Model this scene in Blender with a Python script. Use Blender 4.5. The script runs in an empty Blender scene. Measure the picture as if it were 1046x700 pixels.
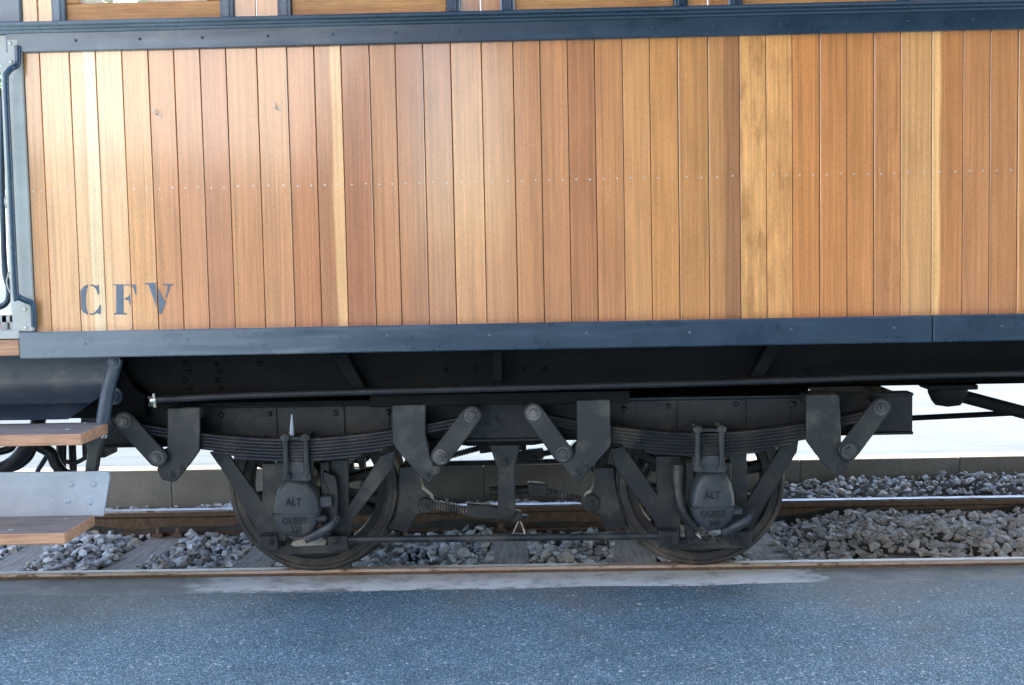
import bpy, bmesh, math, random
import numpy as np
from mathutils import Vector, Matrix
random.seed(7); rng = np.random.default_rng(7)
S = bpy.context.scene
COL = S.collection
# ------------------------------------------------------------------ camera
F_PX, YAW, PITCH, ROLL, CAM_H, CAM_D = 1299.92, -0.02196, 0.07178, -0.01998, 1.51396, 6.0537
def cam_axes():
    cy, sy, cp, sp, cr, sr = math.cos(YAW), math.sin(YAW), math.cos(PITCH), math.sin(PITCH), math.cos(ROLL), math.sin(ROLL)
    f = Vector((sy*cp, cy*cp, -sp)); r = Vector((cy, -sy, 0)); u = r.cross(f)
    return cr*r + sr*u, -sr*r + cr*u, f
CR, CU, CF = cam_axes()
CPOS = Vector((0, -CAM_D, CAM_H))
cam = bpy.data.cameras.new('camera'); camo = bpy.data.objects.new('camera', cam); COL.objects.link(camo)
camo.matrix_world = Matrix(((CR.x, CU.x, -CF.x, CPOS.x), (CR.y, CU.y, -CF.y, CPOS.y), (CR.z, CU.z, -CF.z, CPOS.z), (0, 0, 0, 1)))
cam.sensor_width = 36; cam.lens = F_PX/1046*36; cam.clip_start = .05; cam.clip_end = 3000
S.camera = camo
def at(px, py, Y):
    """pixel of the 1046x700 photograph -> world point on the upright plane at distance Y (survey of the picture)"""
    d = CF + CR*((px-523)/F_PX) - CU*((py-350)/F_PX)
    return CPOS + d*((Y+CAM_D)/d.y)
def X(px, py, Y): return at(px, py, Y).x
def Z(px, py, Y): return at(px, py, Y).z
# ------------------------------------------------------------------ light
SUN_EL, SUN_AZ = 50.0, 68.0           # azimuth from +Y (behind the carriage) towards +X
w = bpy.data.worlds.new('World'); S.world = w; w.use_nodes = True
nt = w.node_tree; bg = nt.nodes['Background']
sky = nt.nodes.new('ShaderNodeTexSky'); sky.sky_type = 'NISHITA'; sky.sun_disc = False
sky.sun_elevation = math.radians(SUN_EL); sky.sun_rotation = math.radians(SUN_AZ)
nt.links.new(sky.outputs[0], bg.inputs[0]); bg.inputs[1].default_value = .13
sl = bpy.data.lights.new('sun', 'SUN'); sl.energy = 5.0; sl.angle = math.radians(.53); sl.color = (1, .95, .86)
so = bpy.data.objects.new('sun', sl); COL.objects.link(so)
sd = Vector((math.sin(math.radians(SUN_AZ))*math.cos(math.radians(SUN_EL)), math.cos(math.radians(SUN_AZ))*math.cos(math.radians(SUN_EL)), math.sin(math.radians(SUN_EL))))
so.rotation_euler = sd.to_track_quat('Z', 'Y').to_euler(); so.location = (0, 0, 20)
S.view_settings.view_transform = 'Standard'; S.view_settings.look = 'None'; S.view_settings.gamma = 1
S.view_settings.exposure = 2.8
S.render.engine = 'CYCLES'; S.cycles.max_bounces = 8; S.cycles.diffuse_bounces = 5; S.cycles.glossy_bounces = 4
# ------------------------------------------------------------------ materials
class Mt:
    def __init__(s, name):
        s.m = bpy.data.materials.new(name); s.m.use_nodes = True; s.t = s.m.node_tree; s.b = s.t.nodes['Principled BSDF']
    def n(s, typ, **kw):
        nd = s.t.nodes.new(typ)
        for k, v in kw.items():
            if k.startswith('i_'): nd.inputs[k[2:]].default_value = v
            elif k.startswith('n_'): nd.inputs[int(k[2:])].default_value = v
            else: setattr(nd, k, v)
        return nd
    def l(s, a, b): s.t.links.new(a, b)
    def tex(s, scale=(1, 1, 1), coord='Object', offset=None):
        tc = s.n('ShaderNodeTexCoord'); mp = s.n('ShaderNodeMapping'); mp.inputs['Scale'].default_value = scale
        s.l(tc.outputs[coord], mp.inputs[0])
        if offset is not None: s.l(offset, mp.inputs['Location'])
        return mp.outputs[0]
    def noise(s, vec, scale, detail=4, rough=.55, dist=0):
        nd = s.n('ShaderNodeTexNoise', i_Scale=scale, i_Detail=detail, i_Roughness=rough, i_Distortion=dist); s.l(vec, nd.inputs['Vector']); return nd.outputs['Fac']
    def ramp(s, fac, stops, interp='LINEAR'):
        r = s.n('ShaderNodeValToRGB'); r.color_ramp.interpolation = interp; e = r.color_ramp.elements
        while len(e) > 1: e.remove(e[0])
        e[0].position = stops[0][0]; e[0].color = (*c3(stops[0][1]), 1)
        for p, c in stops[1:]:
            x = e.new(p); x.color = (*c3(c), 1)
        s.l(fac, r.inputs[0]); return r.outputs[0]
    def mix(s, fac, a, b, mode='MIX'):
        m = s.n('ShaderNodeMix', data_type='RGBA', blend_type=mode)
        for v, i in ((fac, 0), (a, 6), (b, 7)):
            if isinstance(v, (int, float)): m.inputs[i].default_value = v
            elif isinstance(v, tuple): m.inputs[i].default_value = (*v, 1)
            else: s.l(v, m.inputs[i])
        return m.outputs[2]
    def math(s, op, a, b=0.0, c=None):
        m = s.n('ShaderNodeMath', operation=op)
        for i, v in enumerate((a, b) if c is None else (a, b, c)):
            if isinstance(v, (int, float)): m.inputs[i].default_value = v
            else: s.l(v, m.inputs[i])
        return m.outputs[0]
    def smooth(s, v, lo, hi):
        m = s.n('ShaderNodeMapRange', interpolation_type='SMOOTHSTEP'); s.l(v, m.inputs[0]); m.inputs[1].default_value = lo; m.inputs[2].default_value = hi; return m.outputs[0]
    def bump(s, h, strength, dist):
        b = s.n('ShaderNodeBump', i_Strength=strength, i_Distance=dist); s.l(h, b.inputs['Height']); s.l(b.outputs[0], s.b.inputs['Normal'])
    def set(s, color=None, rough=None, metal=None, spec=None):
        for k, v in (('Base Color', color), ('Roughness', rough), ('Metallic', metal), ('Specular IOR Level', spec)):
            if v is None: continue
            if isinstance(v, tuple): s.b.inputs[k].default_value = (*v, 1)
            elif isinstance(v, (int, float)): s.b.inputs[k].default_value = v
            else: s.l(v, s.b.inputs[k])
        return s
def c3(c): return (c, c, c) if isinstance(c, (int, float)) else tuple(c)
def lin(r, g, b): return tuple(((v/255+.055)/1.055)**2.4 if v > 10 else v/255/12.92 for v in (r, g, b))

def mat_plank():
    m = Mt('varnished_plank')
    oi = m.n('ShaderNodeObjectInfo')
    off = m.n('ShaderNodeCombineXYZ'); r = m.math('MULTIPLY', oi.outputs['Random'], 57.0)
    m.l(r, off.inputs[0]); m.l(m.math('MULTIPLY', oi.outputs['Random'], 23.0), off.inputs[2])
    at2 = m.n('ShaderNodeAttribute', attribute_type='OBJECT', attribute_name='tone_b')
    sp = m.n('ShaderNodeAttribute', attribute_type='OBJECT', attribute_name='split')
    tc = m.n('ShaderNodeTexCoord'); sx = m.n('ShaderNodeSeparateXYZ'); m.l(tc.outputs['Object'], sx.inputs[0])
    wob = m.noise(m.tex((6, 1, 1.3), offset=off.outputs[0]), 1, 2)
    d = m.math('ADD', m.math('SUBTRACT', sx.outputs[0], sp.outputs['Fac']), m.math('MULTIPLY', m.math('SUBTRACT', wob, .5), .035))
    base = m.mix(m.smooth(d, -.007, .007), oi.outputs['Color'], at2.outputs['Color'])
    bands = m.noise(m.tex((55, 3, .55), offset=off.outputs[0]), 1, 3, .6, .35)      # broad growth bands
    fine = m.noise(m.tex((330, 20, 3.5), offset=off.outputs[0]), 1, 3, .65, .25)    # fine streaks
    pore = m.noise(m.tex((560, 60, 62), offset=off.outputs[0]), 1, 3, .65)
    blot = m.noise(m.tex((9, 3, 2.2), offset=off.outputs[0]), 1, 3, .5, .6)
    v = m.ramp(bands, [(.3, .74), (.5, .99), (.7, 1.2)])
    c = m.mix(.85, base, v, 'MULTIPLY')
    c = m.mix(.6, c, m.ramp(fine, [(.3, .66), (.5, 1.0), (.72, 1.28)]), 'MULTIPLY')
    c = m.mix(.8, c, m.ramp(pore, [(.30, .66), (.5, 1.0), (.72, 1.2)]), 'MULTIPLY')
    c = m.mix(.7, c, m.ramp(blot, [(.3, (.84, .82, .80)), (.55, (1.0, 1.0, 1.0)), (.75, (1.09, 1.10, 1.10))]), 'MULTIPLY')
    vein = m.noise(m.tex((70, 4, .9), offset=off.outputs[0]), 1, 4, .6, .5)
    c = m.mix(m.math('MULTIPLY', m.smooth(vein, .60, .70), .42), c, m.mix(1.0, c, (.52, .42, .38), 'MULTIPLY'))
    knot = m.noise(m.tex((20, 2, 9), offset=off.outputs[0]), 1, 3, .6, .3)
    c = m.mix(m.math('MULTIPLY', m.smooth(knot, .72, .80), .5), c, m.mix(1.0, c, (.45, .36, .32), 'MULTIPLY'))
    fg = m.n('ShaderNodeAttribute', attribute_type='OBJECT', attribute_name='figure')
    mot = m.noise(m.tex((26, 3, 6), offset=off.outputs[0]), 1, 3, .5, .8)
    c = m.mix(fg.outputs['Fac'], c, m.ramp(mot, [(.34, (.72, .66, .62)), (.5, (1, 1, 1)), (.66, (1.15, 1.16, 1.18))]), 'MULTIPLY')
    m.set(c, m.ramp(fine, [(.3, .30), (.7, .42)]), 0, .5)
    m.b.inputs['Coat Weight'].default_value = 1; m.b.inputs['Coat Roughness'].default_value = .12; m.b.inputs['Coat IOR'].default_value = 1.65
    m.bump(m.math('ADD', m.math('MULTIPLY', fine, .7), m.math('MULTIPLY', pore, .5)), .25, .0016)
    return m.m
def mat_paint(name, col, worn, rough=.36, amount=.5, worn_sheen=None):
    m = Mt(name)
    n1 = m.noise(m.tex((2.5, 6, 26)), 1, 4, .6, .3); n2 = m.noise(m.tex((7, 7, 7)), 1, 5, .6); n3 = m.noise(m.tex((160, 160, 160)), 1, 3)
    c = m.mix(m.math('MULTIPLY', m.smooth(n1, .48, .72), amount), col, worn)
    c = m.mix(.5, c, m.ramp(n2, [(.3, .75), (.7, 1.2)]), 'MULTIPLY')
    if worn_sheen:                                # paler left end: bright reflection put into the colour, with some wear
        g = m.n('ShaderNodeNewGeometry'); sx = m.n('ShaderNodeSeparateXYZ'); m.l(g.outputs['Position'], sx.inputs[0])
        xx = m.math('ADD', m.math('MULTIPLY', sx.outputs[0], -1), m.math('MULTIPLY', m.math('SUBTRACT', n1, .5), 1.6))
        c = m.mix(m.math('MULTIPLY', m.smooth(xx, .2, 2.3), .8), c, worn_sheen)
    c = m.mix(m.smooth(n3, .68, .74), c, tuple(min(1, x*2.2) for x in worn))
    m.set(c, m.ramp(n2, [(.3, rough-.06), (.7, rough+.14)]), 0, .5)
    m.bump(m.math('ADD', n1, m.math('MULTIPLY', n3, .5)), .22, .002)
    return m.m
def mat_iron(name, col=(.022, .024, .027), dust=(.10, .095, .085), amount=.45, rough=.5, rust=.25, spec=.5):
    m = Mt(name)
    v = m.tex(); n1 = m.noise(v, 6, 5, .6); n2 = m.noise(v, 45, 4, .65); n3 = m.noise(v, 170, 3, .6)
    c = m.mix(m.math('MULTIPLY', m.smooth(n1, .46, .66), amount), col, dust)
    c = m.mix(m.math('MULTIPLY', m.smooth(n2, .58, .74), rust), c, (.105, .066, .040))
    c = m.mix(m.math('MULTIPLY', m.smooth(n3, .66, .74), min(1, amount*1.3)), c, tuple(min(.4, x*2.4) for x in dust))
    m.set(c, m.ramp(n2, [(.3, rough-.1), (.7, rough+.2)]), 0, spec)
    m.bump(m.math('ADD', m.math('MULTIPLY', n2, .8), m.math('MULTIPLY', n3, .5)), .35, .003)
    return m.m
def mat_plain(name, col, rough=.5, metal=0):
    m = Mt(name); n2 = m.noise(m.tex(), 60, 4)
    m.set(m.mix(.6, col, m.ramp(n2, [(.3, .75), (.7, 1.2)]), 'MULTIPLY'), rough, metal); m.bump(n2, .15, .002); return m.m
def mat_rail():
    m = Mt('rusty_rail_steel')
    v = m.tex(); n = m.noise(v, 30, 5, .65); n2 = m.noise(m.tex((1.5, 60, 60)), 1, 4)
    c = m.ramp(n, [(.3, (.07, .038, .025)), (.5, (.15, .083, .05)), (.72, (.24, .155, .10))])
    c = m.mix(m.math('MULTIPLY', n2, .45), c, (.19, .14, .10)); m.set(c, .75); m.bump(n, .4, .003); return m.m
def mat_railtop():
    m = Mt('worn_rail_top')
    n2 = m.noise(m.tex((1.2, 70, 10)), 1, 5); n = m.noise(m.tex((8, 40, 8)), 1, 4)
    c = m.ramp(n2, [(.35, (.34, .33, .33)), (.6, (.50, .49, .48))]); c = m.mix(m.smooth(n, .5, .68), c, (.20, .12, .075))
    m.set(c, m.ramp(n, [(.4, .32), (.65, .55)]), .75); return m.m
def mat_warmtop():
    m = Mt('tarnished_rail_top'); n2 = m.noise(m.tex((1.2, 70, 10)), 1, 5); n = m.noise(m.tex((9, 40, 8)), 1, 5, .65)
    c = m.mix(m.smooth(n2, .35, .65), (.46, .35, .275), (.60, .49, .40)); c = m.mix(m.smooth(n, .52, .68), c, (.15, .085, .05))
    m.set(c, .45, .25); m.bump(n, .3, .002); return m.m
def mat_asphalt():
    m = Mt('asphalt'); v = m.tex()
    vo = m.n('ShaderNodeTexVoronoi', i_Scale=215.0); m.l(v, vo.inputs['Vector']); sep = m.n('ShaderNodeSeparateColor'); m.l(vo.outputs['Color'], sep.inputs[0])
    vo2 = m.n('ShaderNodeTexVoronoi', i_Scale=48.0); m.l(v, vo2.inputs['Vector']); sep2 = m.n('ShaderNodeSeparateColor'); m.l(vo2.outputs['Color'], sep2.inputs[0])
    c = m.ramp(sep.outputs[0], [(0, (.017, .040, .052)), (.45, (.056, .117, .155)), (.8, (.11, .195, .25)), (.95, (.30, .34, .36)), (1, (.55, .58, .6))])
    big = m.noise(v, .9, 4, .6); mid = m.noise(v, 5, 5, .6)
    c = m.mix(.6, c, m.ramp(mid, [(.3, .75), (.7, 1.3)]), 'MULTIPLY')
    # sandy dust carried off the track bed
    dust = m.math('MULTIPLY', m.smooth(big, .50, .68), .42)
    c = m.mix(dust, c, m.mix(sep.outputs[1], (.10, .085, .065), (.22, .19, .15)))
    tc = m.n('ShaderNodeTexCoord'); sx = m.n('ShaderNodeSeparateXYZ'); m.l(tc.outputs['Object'], sx.inputs[0])
    ax = m.math('ADD', m.math('ABSOLUTE', m.math('ADD', sx.outputs[0], .05)), m.math('MULTIPLY', m.math('SUBTRACT', big, .5), 1.5)); ay = m.math('ADD', sx.outputs[1], m.math('MULTIPLY', m.math('SUBTRACT', mid, .5), .5))
    d2 = m.math('MULTIPLY', m.math('MULTIPLY', m.smooth(ax, .7, 1.6), m.smooth(ay, -1.15, -.35)), .5)
    c = m.mix(d2, c, m.mix(sep.outputs[1], (.13, .115, .09), (.30, .27, .22)))
    # scattered pale chips
    chip = m.math('MULTIPLY', m.math('GREATER_THAN', sep2.outputs[0], .955), m.math('LESS_THAN', vo2.outputs['Distance'], .3))
    c = m.mix(m.math('MULTIPLY', chip, .8), c, (.62, .6, .56))
    m.set(c, m.ramp(sep.outputs[2], [(0, .45), (1, .9)])); m.bump(sep.outputs[0], .5, .004); return m.m
def mat_concrete(name, a, b, scale=3.0, blot=None):
    m = Mt(name); v = m.tex(); n = m.noise(v, scale, 6, .6); f = m.noise(v, 120, 4, .6); ag = m.noise(v, 320, 2)
    c = m.mix(m.smooth(n, .35, .65), a, b)
    if blot: c = m.mix(m.math('MULTIPLY', m.smooth(m.noise(v, 1.7, 5, .6), .5, .66), .8), c, blot)
    c = m.mix(.6, c, m.ramp(f, [(.3, .7), (.7, 1.2)]), 'MULTIPLY'); c = m.mix(.5, c, m.ramp(ag, [(.35, .7), (.65, 1.2)]), 'MULTIPLY')
    m.set(c, .9); m.bump(m.math('ADD', f, ag), .4, .004); return m.m
def mat_strip():
    """grey cement beside the rail with a spilled patch of fresh pale mortar"""
    m = Mt('cement_strip'); v = m.tex(); tc = m.n('ShaderNodeTexCoord'); sx = m.n('ShaderNodeSeparateXYZ'); m.l(tc.outputs['Object'], sx.inputs[0])
    n = m.noise(v, 6, 7, .7); f = m.noise(v, 150, 4, .6); e = m.noise(v, 11, 7, .68)
    xx = m.math('ADD', sx.outputs[0], m.math('MULTIPLY', m.math('SUBTRACT', e, .5), .5))
    yy = m.math('ADD', sx.outputs[1], m.math('MULTIPLY', m.math('SUBTRACT', e, .5), .30))
    mask = m.math('MULTIPLY', m.math('MULTIPLY', m.smooth(xx, -1.75, -1.5), m.smooth(m.math('MULTIPLY', xx, -1), -1.32, -1.2)), m.smooth(yy, -.335, -.30))
    mask = m.math('MULTIPLY', mask, m.ramp(n, [(.34, .35), (.52, 1)]))
    g = m.mix(m.smooth(n, .4, .62), (.27, .28, .27), (.38, .375, .345))
    c = m.mix(mask, g, (.80, .80, .78)); c = m.mix(.6, c, m.ramp(f, [(.3, .72), (.7, 1.2)]), 'MULTIPLY')
    m.set(c, .9); m.bump(f, .5, .004); return m.m
def mat_stone():
    m = Mt('ballast_stone'); oi = m.n('ShaderNodeObjectInfo'); g = m.n('ShaderNodeNewGeometry')
    r = m.math('FRACT', m.math('ADD', m.math('MULTIPLY', oi.outputs['Random'], 7.13), m.math('MULTIPLY', g.outputs['Random Per Island'], 3.7)))
    c = m.ramp(r, [(0, (.22, .24, .265)), (.18, (.66, .70, .74)), (.34, (.36, .39, .42)), (.48, (.72, .735, .73)), (.6, (.24, .255, .27)), (.74, (.58, .52, .44)), (.86, (.48, .525, .58)), (1, (.78, .80, .81))])
    sx = m.n('ShaderNodeSeparateXYZ'); m.l(g.outputs['Position'], sx.inputs[0]); c = m.mix(m.math('MULTIPLY', m.math('MULTIPLY', m.smooth(sx.outputs[0], .8, 1.9), m.smooth(m.math('MULTIPLY', sx.outputs[1], -1), -1.6, -1.3)), .55), c, m.mix(r, (.52, .465, .41), (.33, .295, .265)))
    v = m.tex(coord='Object'); n = m.noise(v, 60, 5, .65); n2 = m.noise(v, 220, 3)
    c = m.mix(.7, c, m.ramp(n, [(.3, .65), (.7, 1.3)]), 'MULTIPLY'); c = m.mix(.4, c, m.ramp(n2, [(.35, .7), (.65, 1.25)]), 'MULTIPLY')
    m.set(c, .8); m.bump(n, .6, .005); return m.m
def mat_oldwood(name, a, b, rough=.85, along='X'):
    m = Mt(name); s = dict(X=(3, 55, 55), Y=(55, 3, 55), Z=(55, 55, 3))[along]; s2 = dict(X=(9, 260, 260), Y=(260, 9, 260), Z=(260, 260, 9))[along]
    n = m.noise(m.tex(s), 1, 4, .6, .4); f = m.noise(m.tex(s2), 1, 3, .65, .2); b2 = m.noise(m.tex(), 7, 4)
    c = m.mix(m.smooth(n, .35, .65), a, b); c = m.mix(.7, c, m.ramp(f, [(.3, .6), (.5, 1), (.7, 1.25)]), 'MULTIPLY'); c = m.mix(.6, c, m.ramp(b2, [(.3, .75), (.7, 1.2)]), 'MULTIPLY')
    m.set(c, rough); m.bump(f, .5, .004); return m.m
def mat_glass():
    m = bpy.data.materials.new('window_glass'); m.use_nodes = True; t = m.node_tree; t.nodes.clear()
    o = t.nodes.new('ShaderNodeOutputMaterial'); mx = t.nodes.new('ShaderNodeMixShader'); fr = t.nodes.new('ShaderNodeFresnel'); fr.inputs[0].default_value = 1.52
    tr = t.nodes.new('ShaderNodeBsdfTransparent'); gl = t.nodes.new('ShaderNodeBsdfGlossy'); gl.inputs['Roughness'].default_value = .01
    tr.inputs[0].default_value = (.93, .96, .95, 1)
    for a, b in ((fr.outputs[0], mx.inputs[0]), (tr.outputs[0], mx.inputs[1]), (gl.outputs[0], mx.inputs[2]), (mx.outputs[0], o.inputs[0])): t.links.new(a, b)
    return m
def mat_gravelground():
    m = Mt('pale_fine_gravel'); v = m.tex(); n = m.noise(m.tex((.6, 2.2, 1)), 1.4, 5, .62); f = m.noise(v, 90, 3, .6); g = m.noise(m.tex((2, 9, 1)), 1, 5, .65)
    c = m.mix(m.smooth(n, .4, .66), (.053, .066, .078), (.037, .047, .057)); c = m.mix(m.math('MULTIPLY', m.smooth(g, .56, .70), .45), c, (.030, .038, .034))
    c = m.mix(.6, c, m.ramp(f, [(.3, .7), (.7, 1.15)]), 'MULTIPLY'); m.set(c, .95); m.bump(f, .5, .006); return m.m
def mat_leaf():
    m = Mt('leaf'); g = m.n('ShaderNodeNewGeometry'); c = m.ramp(g.outputs['Random Per Island'], [(0, (.035, .07, .02)), (.5, (.06, .11, .03)), (1, (.10, .15, .045))]); m.set(c, .6); return m.m

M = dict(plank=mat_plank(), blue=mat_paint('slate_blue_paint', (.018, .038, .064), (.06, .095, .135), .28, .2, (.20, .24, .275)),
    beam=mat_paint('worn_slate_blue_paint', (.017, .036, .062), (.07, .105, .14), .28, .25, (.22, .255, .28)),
    navy=mat_paint('navy_gloss_paint', (.018, .05, .085), (.04, .08, .12), .22, .3),
    grey=mat_paint('grey_green_paint', (.44, .455, .42), (.50, .51, .48), .5, .5),
    galv=mat_paint('pale_grey_paint', (.42, .49, .58), (.52, .56, .61), .45, .5),
    stencil=mat_plain('stencil_paint', (.125, .165, .205), .6),
    iron=mat_iron('black_iron', (.010, .012, .016), (.08, .075, .065), .38, .38, .3, .5), frame=mat_iron('black_frame_iron', (.014, .017, .022), (.045, .045, .045), .4, .45, .15, .4),
    under=mat_iron('dark_underframe', (.005, .0055, .007), (.012, .012, .012), .35, .55, .05, .12),
    letter_iron=mat_plain('grimy_raised_letters', (.012, .013, .015), .6), tyre=mat_iron('worn_tyre', (.045, .043, .042), (.16, .13, .105), .7, .45, .45), scuffed=mat_iron('scuffed_nut', (.05, .052, .055), (.22, .21, .20), .85, .45, .4), dusty=mat_iron('dusty_iron', (.015, .019, .024), (.15, .14, .12), .38, .40, .5), box=mat_iron('axle_box_iron', (.036, .046, .058), (.15, .14, .12), .55, .42, .35),
    spring=mat_iron('spring_steel', (.013, .015, .019), (.10, .085, .065), .45, .38, .4), wheel=mat_iron('wheel_iron', (.022, .022, .023), (.09, .07, .052), .6, .5, .55),
    bluetin=mat_iron('blue_black_sheet', (.040, .062, .092), (.10, .12, .14), .55, .38, .15),
    bare=mat_plain('bare_steel', (.55, .55, .53), .35, .9), screw=mat_plain('zinc_screw', (.62, .60, .56), .4, .7),
    grease=mat_plain('pale_grease_pad', (.34, .32, .28), .8), hose=mat_plain('rubber_hose', (.018, .022, .028), .4),
    rail=mat_rail(), railtop=mat_railtop(), warmtop=mat_warmtop(), asphalt=mat_asphalt(), strip=mat_strip(),
    kerb=mat_concrete('kerb_concrete', (.25, .235, .205), (.33, .315, .28), 2.5, (.20, .20, .195)), bed=mat_concrete('track_bed_dirt', (.06, .055, .05), (.10, .095, .085), 8),
    stone=mat_stone(), sleeper=mat_oldwood('weathered_sleeper_wood', (.25, .235, .21), (.40, .375, .335), .95, 'Y'),
    tread=mat_oldwood('step_tread_wood', (.42, .21, .12), (.56, .31, .18), .55), treadtop=mat_oldwood('worn_tread_top', (.20, .16, .145), (.33, .275, .25), .5),
    frame_wood=mat_oldwood('window_frame_wood', (.46, .20, .06), (.56, .27, .09), .35), frame_wood_up=mat_oldwood('upright_frame_wood', (.46, .20, .06), (.56, .27, .09), .35, 'Z'), glass=mat_glass(), platform=mat_gravelground(), leaf=mat_leaf(),
    bark=mat_plain('bark', (.12, .09, .06), .9), wall=mat_concrete('white_render', (.74, .73, .71), (.82, .81, .79), 1.2), granite=mat_concrete('grey_granite', (.13, .13, .13), (.19, .185, .18), 2), screwpaint=mat_plain('painted_screw', (.10, .125, .15), .35), tarred=mat_oldwood('tarred_boards', (.03, .025, .02), (.055, .045, .035), .8, 'Z'), tile=mat_plain('roof_tile', (.30, .12, .07), .8), roof=mat_plain('grey_roof_sheet', (.12, .12, .12), .7),
    shutter=mat_plain('green_shutter', (.05, .10, .06), .5), dark=mat_plain('dark_board', (.035, .018, .008), .8), cream=mat_plain('cream_ceiling', (.6, .56, .48), .7))
# ------------------------------------------------------------------ object helpers
WM = {}
def obj(name, bm, mat, parent=None, loc=(0, 0, 0), smooth=None, me=None):
    """bm is in world coordinates minus loc"""
    if me is None:
        me = bpy.data.meshes.new(name)
        if isinstance(bm, bmesh.types.BMesh):
            bmesh.ops.recalc_face_normals(bm, faces=bm.faces); bm.to_mesh(me); bm.free()
        else: me.from_pydata(bm[0], [], bm[1]); me.update()
        for x in (mat if isinstance(mat, (list, tuple)) else [mat]): me.materials.append(x)
        if smooth:
            me.shade_smooth(); me.set_sharp_from_angle(angle=math.radians(smooth))
    o = bpy.data.objects.new(name, me); COL.objects.link(o); return place(o, parent, Matrix.Translation(loc))
def place(o, parent, mw):
    if parent is not None:
        o.parent = parent; o.matrix_parent_inverse = WM[parent.name].inverted()
    o.matrix_basis = mw; WM[o.name] = mw.copy(); return o
def thing(name, label, cat, loc, group=None):
    o = bpy.data.objects.new(name, None); COL.objects.link(o); o.empty_display_size = .2; place(o, None, Matrix.Translation(loc)); return tag(o, label, cat, group)
def tag(o, label=None, cat=None, group=None, kind=None):
    for k, v in (('label', label), ('category', cat), ('group', group), ('kind', kind)):
        if v: o[k] = v
    return o
def B(): return bmesh.new()
def bev(bm, geom_edges, off, seg=1):
    if off > 0: bmesh.ops.bevel(bm, geom=geom_edges, offset=off, segments=seg, affect='EDGES', profile=.6, clamp_overlap=True)
def join(bm, other):
    me = bpy.data.meshes.new('tmp'); other.to_mesh(me); other.free(); bm.from_mesh(me); bpy.data.meshes.remove(me); return bm
def box(bm, x0, x1, y0, y1, z0, z1, off=.0):
    b = bmesh.new(); bmesh.ops.create_cube(b, size=1)
    for v in b.verts: v.co = Vector(((x0+x1)/2+v.co.x*(x1-x0), (y0+y1)/2+v.co.y*(y1-y0), (z0+z1)/2+v.co.z*(z1-z0)))
    bev(b, b.edges[:], off); return join(bm, b)
def prism(bm, pts, y0, y1, off=.003):
    """outline of (x,z) pairs extruded from y0 (near) to y1 (far)"""
    b = bmesh.new(); n = len(pts); a = [b.verts.new((x, y0, z)) for x, z in pts]; c = [b.verts.new((x, y1, z)) for x, z in pts]
    b.faces.new(a); b.faces.new(c[::-1])
    for i in range(n): b.faces.new((a[i], c[i], c[(i+1) % n], a[(i+1) % n]))
    bmesh.ops.recalc_face_normals(b, faces=b.faces)
    if off: bev(b, b.edges[:], off)
    return join(bm, b)
def plate(bm, px, y0, th, off=.003): return prism(bm, [(p.x, p.z) for p in (at(a, b, y0) for a, b in px)], y0, y0+th, off)
def capsule(bm, p0, p1, r, y0, th, off=.003, n=10, r1=None):
    a, b = at(*p0, y0), at(*p1, y0); r1 = r1 or r; an = math.atan2(b.z-a.z, b.x-a.x); pts = []
    for i in range(n+1): t = an+math.pi/2+math.pi*i/n; pts.append((a.x+r*math.cos(t), a.z+r*math.sin(t)))
    for i in range(n+1): t = an-math.pi/2+math.pi*i/n; pts.append((b.x+r1*math.cos(t), b.z+r1*math.sin(t)))
    return prism(bm, pts, y0, y0+th, off)
def disc(bm, x, z, y0, y1, r, n=20, off=.002):
    return prism(bm, [(x+r*math.cos(2*math.pi*i/n), z+r*math.sin(2*math.pi*i/n)) for i in range(n)], y0, y1, off)
def bolt(bm, x, z, y, r=.016, h=.02, washer=True, wr=1.5):
    """washer, hexagon nut and bolt end turned as one closed surface facing -Y"""
    b = bmesh.new(); a0 = random.random(); prev = None
    for rad, yy, hexa in ((r*wr, y+.004, 0), (r*wr, y-.006, 0), (r*1.02, y-.0065, 1), (r*1.02, y-h+.002, 1), (r*.92, y-h, 1), (r*.5, y-h-.0005, 0), (r*.48, y-h-.008, 0)):
        if not washer and rad == r*wr: rad = r*1.05
        ring = [b.verts.new((x+rad*((1 if q % 2 == 0 else .875) if hexa else 1)*math.cos(a0+math.pi/6*q), yy, z+rad*((1 if q % 2 == 0 else .875) if hexa else 1)*math.sin(a0+math.pi/6*q))) for q in range(12)]
        if prev:
            for q in range(12): b.faces.new((prev[q], prev[(q+1) % 12], ring[(q+1) % 12], ring[q]))
        else: b.faces.new(ring)
        prev = ring
    b.faces.new(prev[::-1]); return join(bm, b)
def rivet(bm, x, z, y, r=.012):
    b = bmesh.new(); bmesh.ops.create_uvsphere(b, u_segments=10, v_segments=6, radius=r)
    for v in b.verts: v.co = Vector((x+v.co.x, y+v.co.z*.7, z+v.co.y))
    return join(bm, b)
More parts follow.
